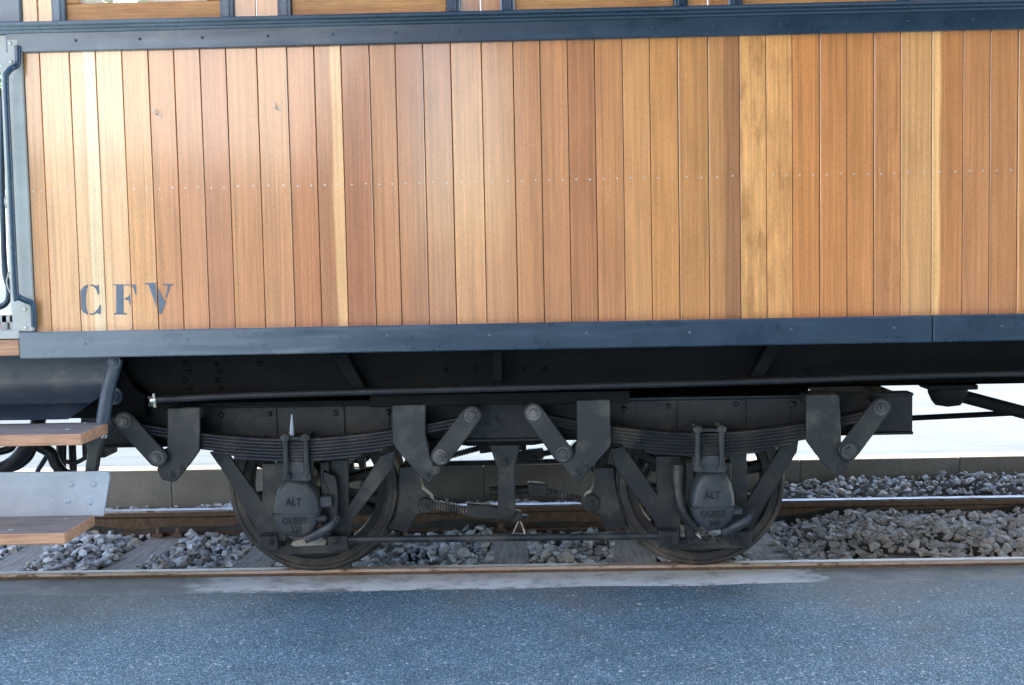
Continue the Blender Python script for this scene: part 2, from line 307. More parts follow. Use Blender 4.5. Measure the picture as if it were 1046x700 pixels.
def tube(bm, pts, r, n=10, caps=True):
    b = bmesh.new(); pts = [Vector(p) for p in pts]; rings = []; ov = pts[-1]-pts[0]; ov = ov if ov.length > 1e-6 else Vector((1, 0, 0)); k_ = min(range(3), key=lambda q: abs(ov[q])); up = Vector([1.0 if q == k_ else .07 for q in range(3)]).normalized()
    for i, p in enumerate(pts):
        d = (pts[min(i+1, len(pts)-1)]-pts[max(i-1, 0)]).normalized(); a = d.cross(up); a = a.normalized() if a.length > .1 else d.cross(Vector((1, 0, 0))).normalized(); c = d.cross(a).normalized()
        rr = r[i] if isinstance(r, (list, tuple)) else r
        rings.append([b.verts.new(p+a*rr*math.cos(2*math.pi*k/n)+c*rr*math.sin(2*math.pi*k/n)) for k in range(n)])
    for i in range(len(rings)-1):
        for k in range(n): b.faces.new((rings[i][k], rings[i][(k+1) % n], rings[i+1][(k+1) % n], rings[i+1][k]))
    if caps: b.faces.new(rings[0][::-1]); b.faces.new(rings[-1])
    return join(bm, b)
def curve(pts, k=6):
    """Catmull-Rom through pts"""
    P = [Vector(p) for p in pts]; P = [P[0]*2-P[1]]+P+[P[-1]*2-P[-2]]; out = []
    for i in range(1, len(P)-2):
        for j in range(k):
            t = j/k; a, b, c, d = P[i-1:i+3]
            out.append(.5*((2*b)+(c-a)*t+(2*a-5*b+4*c-d)*t*t+(3*b-a-3*c+d)*t**3))
    out.append(P[-2]); return out
def lathe(bm, prof, cx, cy, cz, n=48):
    """prof of (y, r) revolved about the Y axis"""
    b = bmesh.new(); rings = []
    for y, r in prof:
        rings.append([b.verts.new((cx+r*math.cos(2*math.pi*k/n), cy+y, cz+r*math.sin(2*math.pi*k/n))) for k in range(n)] if r > 1e-6 else [b.verts.new((cx, cy+y, cz))])
    for i in range(len(rings)-1):
        A, C = rings[i], rings[i+1]
        for k in range(n):
            q = (k+1) % n
            if len(A) == 1: b.faces.new((A[0], C[k], C[q]))
            elif len(C) == 1: b.faces.new((A[k], C[0], A[q]))
            else: b.faces.new((A[k], A[q], C[q], C[k]))
    return join(bm, b)
def ploc(bm, c):
    bmesh.ops.translate(bm, verts=bm.verts, vec=-Vector(c)); return bm

def islands(bm):
    """one bmesh per loose piece"""
    bm.verts.ensure_lookup_table(); seen = set(); out = []
    for v in bm.verts:
        if v in seen: continue
        st, grp = [v], []; seen.add(v)
        while st:
            q = st.pop(); grp.append(q)
            for e in q.link_edges:
                o_ = e.other_vert(q)
                if o_ not in seen: seen.add(o_); st.append(o_)
        b = bmesh.new(); mp = {q: b.verts.new(q.co) for q in grp}
        for f in {f for q in grp for f in q.link_faces}:
            try: b.faces.new([mp[q] for q in f.verts]).material_index = f.material_index
            except ValueError: pass
        out.append(b)
    bm.free(); return out
def objs(name, bm, mat, parent=None, smooth=None, make=None):
    return [(make or obj)(name, b, mat, parent, smooth=smooth) for b in islands(bm)]
def xprism(bm, yz, x0, x1):
    b = bmesh.new(); A = [b.verts.new((x0, y, z)) for y, z in yz]; C = [b.verts.new((x1, y, z)) for y, z in yz]; n = len(yz)
    for i in range(n): b.faces.new((A[i], C[i], C[(i+1) % n], A[(i+1) % n]))
    b.faces.new(A); b.faces.new(C[::-1]); bmesh.ops.recalc_face_normals(b, faces=b.faces); return join(bm, b)
# ================================================================== GROUND
YK = 1.95                                   # face of the platform kerb
ZK = .166
def sheet(name, x0, x1, y0, y1, z, mat, nx=1, ny=1):
    bm = B(); vs = [[bm.verts.new((x0+(x1-x0)*i/nx, y0+(y1-y0)*j/ny, z)) for i in range(nx+1)] for j in range(ny+1)]
    for j in range(ny):
        for i in range(nx): bm.faces.new((vs[j][i], vs[j][i+1], vs[j+1][i+1], vs[j+1][i]))
    return tag(obj(name, bm, mat), kind='structure')
sheet('ground', -900, 900, -900, 900, -.40, M['bed'])
# asphalt with a slightly ragged edge against the cement strip
bm = B(); n = 160; xs = [-14+28*i/n for i in range(n+1)]
near = [bm.verts.new((x, -60, -.021)) for x in (-120, *xs, 120)]
far = [bm.verts.new((x, -.345+.012*math.sin(x*7.1)+rng.normal(0, .008)+.02*math.sin(x*1.3), -.021)) for x in (-120, *xs, 120)]
for i in range(len(far)-1): bm.faces.new((near[i], near[i+1], far[i+1], far[i]))
tag(obj('asphalt_road', bm, M['asphalt']), kind='structure')
sheet('concrete_strip', -120, 120, -.50, -.042, -.027, M['strip'])
sheet('platform', -120, 120, YK+.15, 60, ZK-.006, M['platform'])
# bed under the ballast
def hb(x, y):
    """height of the top of the ballast"""
    def ss(a, b, v): t = min(1, max(0, (v-a)/(b-a))); return t*t*(3-2*t)
    if y < 1.5: h = -.150 + .085*ss(.9, 1.9, x)*ss(.1, .9, y) + .02*ss(-1.6, -2.2, x)
    else: h = -.055 + .085*ss(.9, 2.1, x)*ss(1.5, 1.85, y) + .035*ss(.9, 2.1, x)
    return h + .012*math.sin(x*5.3+y*3)+.010*math.sin(x*11+y*9)
bm = B(); nx, ny = 260, 22; x0, x1, y0, y1 = -13, 13, -.01, YK
vs = [[bm.verts.new((x0+(x1-x0)*i/nx, y0+(y1-y0)*j/ny, hb(x0+(x1-x0)*i/nx, y0+(y1-y0)*j/ny)-.035)) for i in range(nx+1)] for j in range(ny+1)]
for j in range(ny):
    for i in range(nx): bm.faces.new((vs[j][i], vs[j][i+1], vs[j+1][i+1], vs[j+1][i]))
ballast = tag(obj('ballast_bed', bm, M['bed']), kind='structure')
sheet('ballast_slope', -120, -13, -.01, YK, -.12, M['bed']); sheet('ballast_slope', 13, 120, -.01, YK, -.12, M['bed'])

# kerb stones
kerb = thing('platform_kerb', 'long low concrete platform kerb beyond the far rail', 'kerb', (0, YK+.08, 0))
for i in range(-14, 15):
    bm = B(); box(bm, i*1.0+.0008-.37, (i+1)*1.0-.0008-.37, YK+random.uniform(-.0015, .0015), YK+.15, -.25, ZK+random.uniform(-.002, .002), .006)
    c = (i*1.0+.13, YK+.07, .0); obj('kerb_stone', ploc(bm, c), M['kerb'], kerb, c)

# rails
def rail(yc, label):
    prof = [(-.036, -.014), (-.030, -.002), (-.02, 0), (.02, 0), (.030, -.002), (.036, -.014), (.034, -.040), (.010, -.052), (.009, -.115), (.02, -.128), (.065, -.138), (.065, -.148), (-.065, -.148), (-.065, -.138), (-.02, -.128), (-.009, -.115), (-.010, -.052), (-.034, -.040)]
    bm = B(); A = [bm.verts.new((-60, yc+y, z)) for y, z in prof]; C = [bm.verts.new((60, yc+y, z)) for y, z in prof]; n = len(prof)
    for i in range(n):
        f = bm.faces.new((A[i], C[i], C[(i+1) % n], A[(i+1) % n])); f.material_index = 1 if i in (0, 1, 2, 3) else 0
    bm.faces.new(A); bm.faces.new(C[::-1])
    return tag(obj('rail', bm, [M['rail'], M['railtop' if yc > 1 else 'warmtop']]), label, 'rail', 'running rails of the track')
rail(0.0, 'near running rail along the edge of the asphalt'); r2 = rail(1.5, 'far running rail with a bright top below the platform kerb')
SLX = [-4.92, -4.28, -3.6, -2.92, -2.27, -1.57, -.88, -.19, .49, 1.19, 1.88, 2.55, 3.2, 3.9, 4.6]
SLL = {-4.92: 'third sleeper beyond the left edge of the view', -4.28: 'second sleeper beyond the left edge of the view', -3.6: 'first sleeper beyond the left edge of the view', -2.92: 'sleeper half hidden behind the riser plate of the steps',
       -2.27: 'weathered sleeper below the lower wooden step', -1.57: 'grey sleeper crossing the ballast just left of the left wheel', -.88: 'sleeper hidden behind the left wheel', -.19: 'weathered sleeper below the middle brake hanger', .49: 'short visible sleeper just left of the right wheel',
       1.19: 'grey sleeper half buried in stones right of the right wheel', 1.88: 'sleeper buried under the stones at the right edge', 2.55: 'first sleeper beyond the right edge of the view', 3.2: 'second sleeper beyond the right edge of the view', 3.9: 'third sleeper beyond the right edge of the view', 4.6: 'fourth sleeper beyond the right edge of the view'}
SLA = {-1.57: -.06, -2.27: -.05, 1.19: .02}
for x in SLX:
    bm = B(); box(bm, -.115, .115, -1.20, 1.20, -.15, 0, .012)
    o = obj('sleeper', bm, M['sleeper'], None, (x, .75, -.185 if x == -.88 else -.148 if x < 1 else -.128)); o.rotation_euler.z = SLA.get(x, 0)
    tag(o, SLL[x], 'sleeper', 'sleepers under the rails')
    WM[o.name] = Matrix.Translation(o.location) @ Matrix.Rotation(o.rotation_euler.z, 4, 'Z')
    for dx in (-.06, .06):
        for dy in (-.095, .095):
            bm = B(); box(bm, -.03, .03, -.025, .025, 0, .022, .004); mw = WM[o.name] @ Matrix.Translation((dx, .75+dy, 0)); c = obj('rail_clip', bm, M['rail']); place(c, o, mw)
            b = B(); bmesh.ops.create_cone(b, segments=8, radius1=.020, radius2=.015, depth=.032, cap_ends=True); d_ = obj('screw_spike', b, M['rail']); place(d_, c, mw @ Matrix.Translation((0, 0, .038)))

# ballast stones
def rock(n=12):
    b = bmesh.new(); s = Vector((random.uniform(.8, 1.25), random.uniform(.75, 1.1), random.uniform(.45, .75)))
    for _ in range(n):
        v = Vector(rng.normal(0, 1, 3)).normalized()*random.uniform(.82, 1.05); b.verts.new((v.x*s.x, v.y*s.y, v.z*s.z))
    r = bmesh.ops.convex_hull(b, input=b.verts[:])
    bmesh.ops.delete(b, geom=[v for v in b.verts if not v.link_faces], context='VERTS')
    bmesh.ops.bevel(b, geom=b.edges[:], offset=.035, segments=1, affect='EDGES', clamp_overlap=True)
    bmesh.ops.recalc_face_normals(b, faces=b.faces); return b
protos = []
for i in range(22):
    b = rock(); me = bpy.data.meshes.new('stone'); b.to_mesh(me); b.free(); me.materials.append(M['stone'])
    protos.append((me, np.array([v.co[:] for v in me.vertices]), [tuple(p.vertices) for p in me.polygons]))
spots = []
def free(x, y):
    if y < .06 or 1.435 < y < 1.565 or y > YK-.02: return False
    for s in SLX:
        if abs(x-s-(SLA.get(s, 0)*(.75-y))) < (.102 if s < 1 else .08) and hb(x, y) < -.09 and s != -.88: return False
    return True
step = .046
for ix in range(int(9.6/step)):
    for iy in range(int(YK/step)):
        for lay in (0, 1):
            if lay and random.random() < .45: continue
            x = -4.8+ix*step+random.uniform(-.021, .021); y = iy*step+random.uniform(-.02, .02)
            if not free(x, y): continue
            s = random.choice((.012, .018, .022, .026, .032, .041))*random.uniform(.85, 1.15)
            if y > 1.5: s *= .78
            z = hb(x, y)-.022+lay*random.uniform(.004, .026)+s*.2
            if -.06 < y < .14 or 1.40 < y < 1.60: z = min(z, -.05-s*.4) if y < 1.5 else min(z, .0-s*.4)
            spots.append((x, y, z, s))
# the 300 stones that show largest become parts of their own
def score(q):
    x, y, z, s = q
    if not (-2.35 < x < 2.3) or y > 1.9: return -1
    if (-1.55 < x < -.65 or .35 < x < 1.2) and y > .15: return -1
    if x < -2.0 and y > .4: return -1
    return s/(y+6)*(1 if (y < 1.4 or x > 1.1) else .6)+random.uniform(0, .0006)
order = sorted(range(len(spots)), key=lambda i: -score(spots[i])); single = set(order[:300])
V, F, base = [], [], 0
for i, (x, y, z, s) in enumerate(spots):
    me, co, fs = random.choice(protos)
    e = Vector((random.uniform(-.5, .5), random.uniform(-.5, .5), random.uniform(0, 6.28)))
    Rm = Matrix.Rotation(e.z, 4, 'Z') @ Matrix.Rotation(e.x, 4, 'X') @ Matrix.Rotation(e.y, 4, 'Y')
    if i in single:
        o = bpy.data.objects.new('stone', me); COL.objects.link(o); place(o, ballast, Matrix.Translation((x, y, z)) @ Rm @ Matrix.Scale(s, 4)); continue
    R3 = np.array(Rm.to_3x3()); V.append(co@R3.T*s+np.array((x, y, z))); F += [tuple(k+base for k in f) for f in fs]; base += len(co)
V = np.concatenate(V); me = bpy.data.meshes.new('gravel'); me.from_pydata(V.tolist(), [], F); me.materials.append(M['stone'])
o = bpy.data.objects.new('gravel', me); COL.objects.link(o); place(o, ballast, Matrix()); o['kind'] = 'stuff'
# pale chip lying on the asphalt
me, co, fs = protos[3]
P = at(653, 618, 0); d = P-CPOS; P = CPOS+d*((-.02-CAM_H)/d.z)
bm = B(); bm.from_mesh(me); bmesh.ops.scale(bm, vec=(.017, .012, .009), verts=bm.verts)
tag(obj('pebble', bm, M['screw'], None, (P.x, P.y, -.016)), 'small white pebble lying on the asphalt below the right wheel', 'pebble')

# ================================================================== CARRIAGE
YB = -.75
car = thing('railway_carriage', 'old railway carriage with varnished plank side, slate blue rails and black bogie', 'railway carriage', (0, .75, 0))
ZT, ZB, ZM = 2.3723, 1.2151, 1.1047       # top of planks, bottom of planks, bottom of sill beam
top_x = [22.5,39.3,70.1,97.2,124,151.3,177.9,204.2,231,262.5,293.3,320.9,348.9,377.2,404,431.8,460.4,491.2,524.3,551,579,606.7,634.7,663,691.3,723,755,782,808.8,836.6,864.7,892.5,920,952.3,984.9,1013,1042]
bot_x = [37.6,54.1,83.4,109.5,136,161.6,187.4,213.7,239.7,270.8,300.8,328.6,355.2,384,410.3,438.1,466.4,497.5,529,556.6,584.1,611.7,639.7,666.8,695.6,725,757,783.8,810.3,838.1,865.4,893.2,919.8,951.1,981.9,1008.9,1037]
def yl(x, y0, y1, ym=None): t = (x-25)/1015; return y0+(y1-y0)*t
seams = [(X(a, yl(a, 56, 31.5), YB)+X(b, yl(b, 340, 321), YB))/2 for a, b in zip(top_x, bot_x)]
while seams[-1] < 5.2: seams.append(seams[-1]+random.uniform(.110, .135))
T = lin
tones = [((205,150,100),None),((226,176,130),None),((234,190,145),((244,208,170),.0)),((232,184,140),None),((214,158,108),None),((195,133,88),None),((190,128,86),None),((178,114,78),None),((190,130,85),None),
 ((195,138,96),None),((184,120,80),None),((172,114,78),((236,188,136),.012)),((162,102,70),None),((180,122,82),None),((170,110,72),None),((178,120,80),None),((200,140,88),None),((192,132,84),None),((185,125,82),None),
 ((188,128,86),None),((172,112,73),None),((185,125,80),None),((206,148,95),None),((204,142,84),None),((192,134,80),None),((188,132,84),((146,98,66),.002)),((216,160,100),None),((212,154,96),None),((194,126,72),None),
 ((188,122,72),None),((190,125,75),None),((182,122,78),None),((200,150,100),None),((234,184,124),((190,125,76),-.028)),((184,124,82),None),((180,120,78),None),((190,132,82),None)]
KW = (1.0, .935, .85)                        # sRGB look of the picture -> albedo of the timber
def alb(c): return tuple(min(.9, v*k*1.08) for v, k in zip(T(*c), KW))
side = []
for i in range(len(seams)-1):
    a, b = seams[i]+.0016, seams[i+1]-.0016; xc = (a+b)/2; zc = (ZT+ZB)/2
    dy = random.uniform(-.0015, .0015)
    ch, pts = .0022, None
    bm = B(); P = [(a-xc, .022), (a-xc, ch+dy), (a-xc+ch, dy), (b-xc-ch, dy), (b-xc, ch+dy), (b-xc, .022)]
    lo = [bm.verts.new((x, y, ZB-.01-zc)) for x, y in P]; hi = [bm.verts.new((x, y, ZT+.01-zc)) for x, y in P]
    for k in range(6): bm.faces.new((lo[k], lo[(k+1) % 6], hi[(k+1) % 6], hi[k]))
    bm.faces.new(lo[::-1]); bm.faces.new(hi)
    o = obj('plank', bm, M['plank'], car, (xc, YB, zc)); t = tones[i] if i < len(tones) else ((random.randint(180, 212), random.randint(122, 150), random.randint(76, 96)), None)
    if i >= 27: t = (tuple(min(255, int(v*1.05)) for v in t[0]), (tuple(t[1][0]), t[1][1]) if t[1] else None)   # boards towards the right made slightly paler
    if i > 4:                               # same batch of timber: keep the boards within one family
        pull = lambda c: tuple(v+(m_-v)*.22 for v, m_ in zip(c, (200, 143, 92)))
        t = (pull(t[0]), (pull(t[1][0]), t[1][1]) if t[1] else None)
    o.color = (*alb(t[0]), 1); o['tone_b'] = list(alb(t[1][0] if t[1] else t[0])); o['split'] = float(t[1][1]) if t[1] else 9.0
    o['figure'] = {26: .9, 27: .6, 31: .4, 5: .3, 11: .15}.get(i, .08)
    side.append(o)
XL, XR = seams[0], seams[-1]
bm = B(); box(bm, XL, XR, YB+.024, YB+.04, ZB-.02, ZT+.02); obj('backing_board', bm, M['dark'], car)
# screws across the planks
bm = B()
for i in range(len(seams)-1):
    a, b = seams[i], seams[i+1]
    for f in (.26, .76):
        x = a+(b-a)*f; z = 1.803+random.uniform(-.003, .003); disc(bm, x, z, YB-.0022, YB+.004, .0040, 8, .001)
o = obj('screw', bm, M['screw'], car); o['kind'] = 'stuff'
for px, py in ((161, 116), (283, 110)):     # two little hooks
    p = at(px, py, YB); bm = B(); tube(bm, curve([(p.x, YB+.004, p.z-.004), (p.x, YB-.014, p.z-.006), (p.x-.004, YB-.022, p.z+.002), (p.x-.007, YB-.022, p.z+.020)]), .0032, 8)
    hk = obj('hook', bm, M['screw'], car, smooth=40); bm = B(); box(bm, p.x-.002, p.x+.016, YB-.004, YB+.003, p.z-.011, p.z-.002, .001); obj('hook_plate', bm, M['screw'], hk)
# waist band and moulding
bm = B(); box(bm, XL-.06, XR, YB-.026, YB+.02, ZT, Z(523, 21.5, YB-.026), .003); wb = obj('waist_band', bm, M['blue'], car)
zw = Z(523, 22.5, YB-.026)
prof = [(YB+.03, zw), (YB-.032, zw), (YB-.036, zw+.004), (YB-.036, zw+.011), (YB-.050, zw+.013), (YB-.054, zw+.017), (YB-.054, zw+.021), (YB-.066, zw+.023), (YB-.074, zw+.028), (YB-.075, zw+.035), (YB-.068, zw+.041), (YB-.050, zw+.044), (YB+.03, zw+.048)]
bm = B(); A = [bm.verts.new((XL-.13, y, z)) for y, z in prof]; C = [bm.verts.new((XR, y, z)) for y, z in prof]; n = len(prof)
for i in range(n): bm.faces.new((A[i], C[i], C[(i+1) % n], A[(i+1) % n]))
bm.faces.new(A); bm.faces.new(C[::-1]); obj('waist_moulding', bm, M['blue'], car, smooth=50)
ZW = zw+.046
bm = B()
for i in range(24):
    x = XL+.24+i*.262; rivet(bm, x+random.uniform(-.01, .01), (ZT+zw)/2+.004, YB-.0275, .006)
o = obj('band_screw', bm, M['navy'], wb); o['kind'] = 'stuff'
# sill beam in two lengths
zt = ZB; xj = X(953, 335, YB-.045); xl = X(19.5, 353, YB-.045)
for a, b in ((xl, xj-.0015), (xj+.0015, XR)):
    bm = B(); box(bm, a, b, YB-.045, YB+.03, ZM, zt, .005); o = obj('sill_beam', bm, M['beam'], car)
    bm = B(); x = a+.28
    while x < b-.05: disc(bm, x, zt-.045+random.uniform(-.006, .006), YB-.0470, YB-.04, .0058, 12, .002); x += .42+random.uniform(-.02, .02)
    objs('screw_head', bm, M['screwpaint'], o)
# corner post and grab rail
xr = seams[0]-.002
bm = B(); box(bm, xr-.088, xr, YB-.020, YB+.07, ZB+.002, zw-.002, .004); post = obj('corner_post', bm, M['grey'], car)
bm = B()
for z in (2.18, 1.98, 1.76, 1.53): disc(bm, xr-.03, z, YB-.0235, YB-.015, .006, 8, .001)
objs('screw_head', bm, M['grey'], post)
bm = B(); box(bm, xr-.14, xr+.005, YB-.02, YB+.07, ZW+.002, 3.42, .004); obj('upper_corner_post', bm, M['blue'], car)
def A3(px, py, dy): return at(px, py, YB+dy)
hp = [A3(18, 47, -.030), A3(18.5, 62, -.03), A3(17, 67, -.036), A3(12, 70, -.062), A3(7.5, 75, -.07), A3(6, 86, -.072), A3(10, 170, -.072), A3(16, 295, -.072), A3(19, 303, -.07), A3(26, 307, -.05), A3(33, 310, -.036), A3(34.5, 318, -.030), A3(35, 334, -.030)]
bm = B(); tube(bm, curve(hp, 5), .0125, 12)
gr = obj('grab_rail', bm, M['navy'], car, smooth=60)
for px, py in ((18, 55), (33, 325)):
    p = A3(px, py, 0); bm = B(); prism(bm, [(p.x-.03, p.z-.055), (p.x+.014, p.z-.055), (p.x+.014, p.z+.055), (p.x-.03, p.z+.055)], YB-.028, YB-.019, .003)
    obj('rail_bracket', bm, M['grey'], gr)
    for dz in (-.038, .038): bm = B(); rivet(bm, p.x-.017, p.z+dz, YB-.029, .008); obj('bracket_screw', bm, M['screw'], gr)
# windows over the waist: posts, planks, frames, panes
def wx(px): return X(px, 8, YB)
bays = [(61, 232.5), (291, 463), (518.5, 695), (751, 924)]
edges = [(wx(a), wx(b)) for a, b in bays]; per = (edges[-1][0]-edges[0][0])/3
while edges[-1][1] < XR-1.2: edges.append((edges[-1][0]+per, edges[-1][1]+per))
ZH = 3.18
bm0 = None; hw = .026
for k, (a, b) in enumerate(edges):
    for x in (a, b):
        bm = B(); b_ = bmesh.new(); pf = [(-hw, .05), (-hw, -.024), (-hw+.006, -.030), (-hw*.55, -.030), (-hw*.55, -.038), (-hw*.4, -.042), (hw*.4, -.042), (hw*.55, -.038), (hw*.55, -.030), (hw-.006, -.030), (hw, -.024), (hw, .05)]
        lo = [b_.verts.new((x+u, YB+v, ZW+.001)) for u, v in pf]; hi = [b_.verts.new((x+u, YB+v, ZH)) for u, v in pf]
        for q in range(12): b_.faces.new((lo[q], lo[(q+1) % 12], hi[(q+1) % 12], hi[q]))
        b_.faces.new(lo[::-1]); b_.faces.new(hi); join(bm, b_); obj('window_post', bm, M['blue'], car)
    x0_, x1_ = a+hw+.001, b-hw-.001; st = .062; rb = .075
    bm = B(); box(bm, x0_, x1_, YB-.002, YB+.033, ZW+.001, ZW+rb, .004); fr = obj('window_frame', bm, M['frame_wood'], car)
    bm = B(); box(bm, x0_, x0_+st, YB-.004, YB+.035, ZW+rb+.0005, ZH, .003); box(bm, x1_-st, x1_, YB-.004, YB+.035, ZW+rb+.0005, ZH, .003); objs('stile', bm, M['frame_wood_up'], fr)
    bm = B(); box(bm, x0_+st+.0005, x1_-st-.0005, YB-.002, YB+.033, ZH-.07, ZH, .004); obj('top_rail', bm, M['frame_wood'], fr)
    bm = B(); box(bm, x0_+st-.004, x1_-st+.004, YB+.014, YB+.019, ZW+rb-.004, ZH-.066); obj('pane', bm, M['glass'], fr)
    # planks between this bay and the next
    nxt = edges[k+1][0] if k+1 < len(edges) else XR
    def upper(a_, b_, n_):
        for q in range(n_):
            p0, p1 = a_+(b_-a_)*q/n_+.0015, a_+(b_-a_)*(q+1)/n_-.0015; xc = (p0+p1)/2; bm = B(); box(bm, p0-xc, p1-xc, 0, .022, ZW+.001-2.8, ZH-2.8, .003)
            o = obj('upper_plank', bm, M['plank'], car, (xc, YB, 2.8)); t = random.choice([(200, 140, 90), (215, 155, 100), (190, 130, 84)]) if a_ > -2 else (225, 175, 120)
            o.color = (*alb(t), 1); o['tone_b'] = list(alb(t)); o['split'] = 9.0; o['figure'] = .1
    upper(b+hw, nxt-hw, 2)
    if k == 0: upper(xr+.006, a-hw, 2)
# body behind: cornice, roof, floor, far wall, ends (ends at the platform on the left)
XE = XR
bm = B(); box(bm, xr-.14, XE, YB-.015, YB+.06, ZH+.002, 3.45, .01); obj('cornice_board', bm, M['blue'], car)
bm = B(); nseg = 14; prev = []
xa = -3.75
A, C = [], []
for rr, zz in ((0, 0), (1, -.035)):
    pass
pr = []
for i in range(nseg+1):
    t = -1+2*i/nseg; pr.append((.75+t*1.68, 3.80-.34*t*t))
pr2 = [(y, z-.04) for y, z in pr[::-1]]
allp = pr+pr2; A = [bm.verts.new((xa, y, z)) for y, z in allp]; C = [bm.verts.new((XE+.2, y, z)) for y, z in allp]; n = len(allp)
for i in range(n): bm.faces.new((A[i], C[i], C[(i+1) % n], A[(i+1) % n]))
for arr in (A, C[::-1]):
    for i in range(nseg):
        j = n-1-i; ids = [i, i+1, j-1, j]; bm.faces.new([arr[q] if arr is A else arr[n-1-q] for q in ids])
obj('roof', bm, M['roof'], car, smooth=40)
bm = B(); box(bm, xr-.05, XE, YB+.09, 2.21, ZM+.004, ZB-.02); obj('floor', bm, M['under'], car)
bm = B(); box(bm, xr-.02, XE, 2.19, 2.25, ZM, ZW, .004); obj('far_wall', bm, M['tread'], car); bm = B(); box(bm, xr-.02, XE, 2.19, 2.25, 3.34, 3.46, .004); obj('far_cornice', bm, M['blue'], car)
x = xr-.02
while x < XE: bm = B(); box(bm, x, x+.14, 2.192, 2.248, ZW+.002, 3.338, .004); obj('far_post', bm, M['tread'], car); x += 1.02
bm = B(); box(bm, XE-.05, XE, YB+.07, 2.18, ZB, 3.42); obj('end_wall', bm, M['tread'], car)
bm = B(); box(bm, xr-.05, xr-.01, YB+.075, .30, ZB, 3.40); obj('end_wall', bm, M['tread'], car); bm = B(); box(bm, xr-.05, xr-.01, 1.15, 2.18, ZB, 3.40); obj('end_wall', bm, M['tread'], car)
# letters C F V on the boards
def letter(polys):
    bm = B()
    for poly in polys:
        b = bmesh.new(); vs = []
        for q in poly:
            p = at(70+q[0]/8.717, 280+q[1]/8.717, YB-.0025); vs.append((p.x, p.z))
        prism(b, vs, YB-.0024, YB-.0012, 0)
        for s in seams[1:9]:
            for sgn in (-1, 1):
                g = b.verts[:]+b.edges[:]+b.faces[:]; bmesh.ops.bisect_plane(b, geom=g, plane_co=(s+sgn*.0048, 0, 0), plane_no=(1, 0, 0))
            dead = [f for f in b.faces if abs(f.calc_center_median().x-s) < .0047]; bmesh.ops.delete(b, geom=dead, context='FACES')
        join(bm, b)
    return obj('letter', bm, M['stencil'], car)
def arc(cx, cy, rx, ry, a0, a1, n=14): return [(cx+rx*math.cos(math.radians(a0+(a1-a0)*i/n)), cy-ry*math.sin(math.radians(a0+(a1-a0)*i/n))) for i in range(n+1)]
letter([arc(185, 228, 95, 135, 100, 262)+arc(178, 228, 26, 118, 258, 102), [(190, 96), (215, 94), (250, 108), (268, 92), (272, 180), (262, 182), (245, 135), (218, 108), (190, 106)], [(190, 350), (225, 348), (262, 310), (278, 275), (288, 275), (286, 358), (272, 358), (255, 348), (222, 364), (190, 363)]])
letter([[(393, 92), (500, 92), (490, 100), (490, 345), (522, 352), (522, 362), (402, 362), (402, 352), (424, 345), (424, 103), (393, 101)], [(503, 92), (600, 92), (604, 185), (594, 185), (578, 125), (550, 104), (503, 102)], [(500, 215), (530, 205), (553, 165), (560, 165), (560, 290), (553, 290), (535, 235), (500, 228)]])
letter([[(680, 80), (800, 78), (800, 90), (786, 92), (850, 250), (862, 225), (868, 232), (822, 360), (802, 350), (712, 96), (680, 92)], [(846, 88), (928, 90), (926, 100), (905, 104), (872, 212), (862, 205), (885, 104), (846, 98)]])

# ------------------------------------------------------------------ underframe
YS = -.42
zs0 = Z(523, 399, YS)
bm = B(); r_ = .17; xa = X(131, 380, YS)
pts = [(xa, ZM+.09), (xa, zs0+r_)]+[(xa+r_-r_*math.cos(math.radians(90*i/8)), zs0+r_-r_*math.sin(math.radians(90*i/8))) for i in range(1, 9)]+[(XR, zs0), (XR, ZM+.09)]
prism(bm, pts, YS, YS+.02, 0); sole = obj('solebar', bm, M['under'], car)
bm = B(); path = pts[:10]+[(XR, zs0)]
b = bmesh.new(); fr_, bk = [], []
for x, z in path: fr_.append(b.verts.new((x, YS-.075, z))); bk.append(b.verts.new((x, YS+.03, z)))
for i in range(len(path)-1): b.faces.new((fr_[i], fr_[i+1], bk[i+1], bk[i]))
bmesh.ops.solidify(b, geom=b.faces[:], thickness=.014); join(bm, b); obj('solebar_flange', bm, M['under'], sole, smooth=35)
bm = B()
for px in (190, 222):
    for k, py in enumerate((372, 380, 388, 396)): p = at(px+(3 if k % 2 else -1), py, YS); rivet(bm, p.x, p.z, YS, .014)
for px, py in ((455, 378), (485, 376), (537, 376), (556, 378), (825, 380), (265, 372)): p = at(px, py, YS); rivet(bm, p.x, p.z, YS, .014)
o = obj('rivet', bm, M['under'], sole); o['kind'] = 'stuff'
for pp in ([(338, 362), (354, 361), (375, 400), (362, 402)], [(503, 358), (513, 358), (513, 390), (503, 390)], [(784, 352), (800, 352), (776, 393), (762, 394)]):
    bm = B(); plate(bm, pp, YS-.09, .085, .004); obj('truss_strut', bm, M['under'], car)
rod = [at(159, 408.5, -.56), at(250, 404, -.56), at(400, 399.5, -.56), at(650, 393, -.55), at(800, 388.5, -.54), at(1046, 381, -.52), Vector((XR-.1, -.52, at(1046, 381, -.52).z))]
bm = B(); tube(bm, curve(rod, 4), .016, 10); o = obj('brake_pipe', bm, M['frame'], car, smooth=60)
bm = B(); tube(bm, [at(154.5, 409, -.56), at(160, 408.7, -.56)], .020, 10); obj('pipe_clamp', bm, M['bare'], o, smooth=50)
p = at(158, 409, -.56); bm = B(); tube(bm, [(p.x, -.57, p.z+.03), (p.x+.005, -.575, p.z-.03)], .006, 6); obj('clamp_bolt', bm, M['bare'], o)
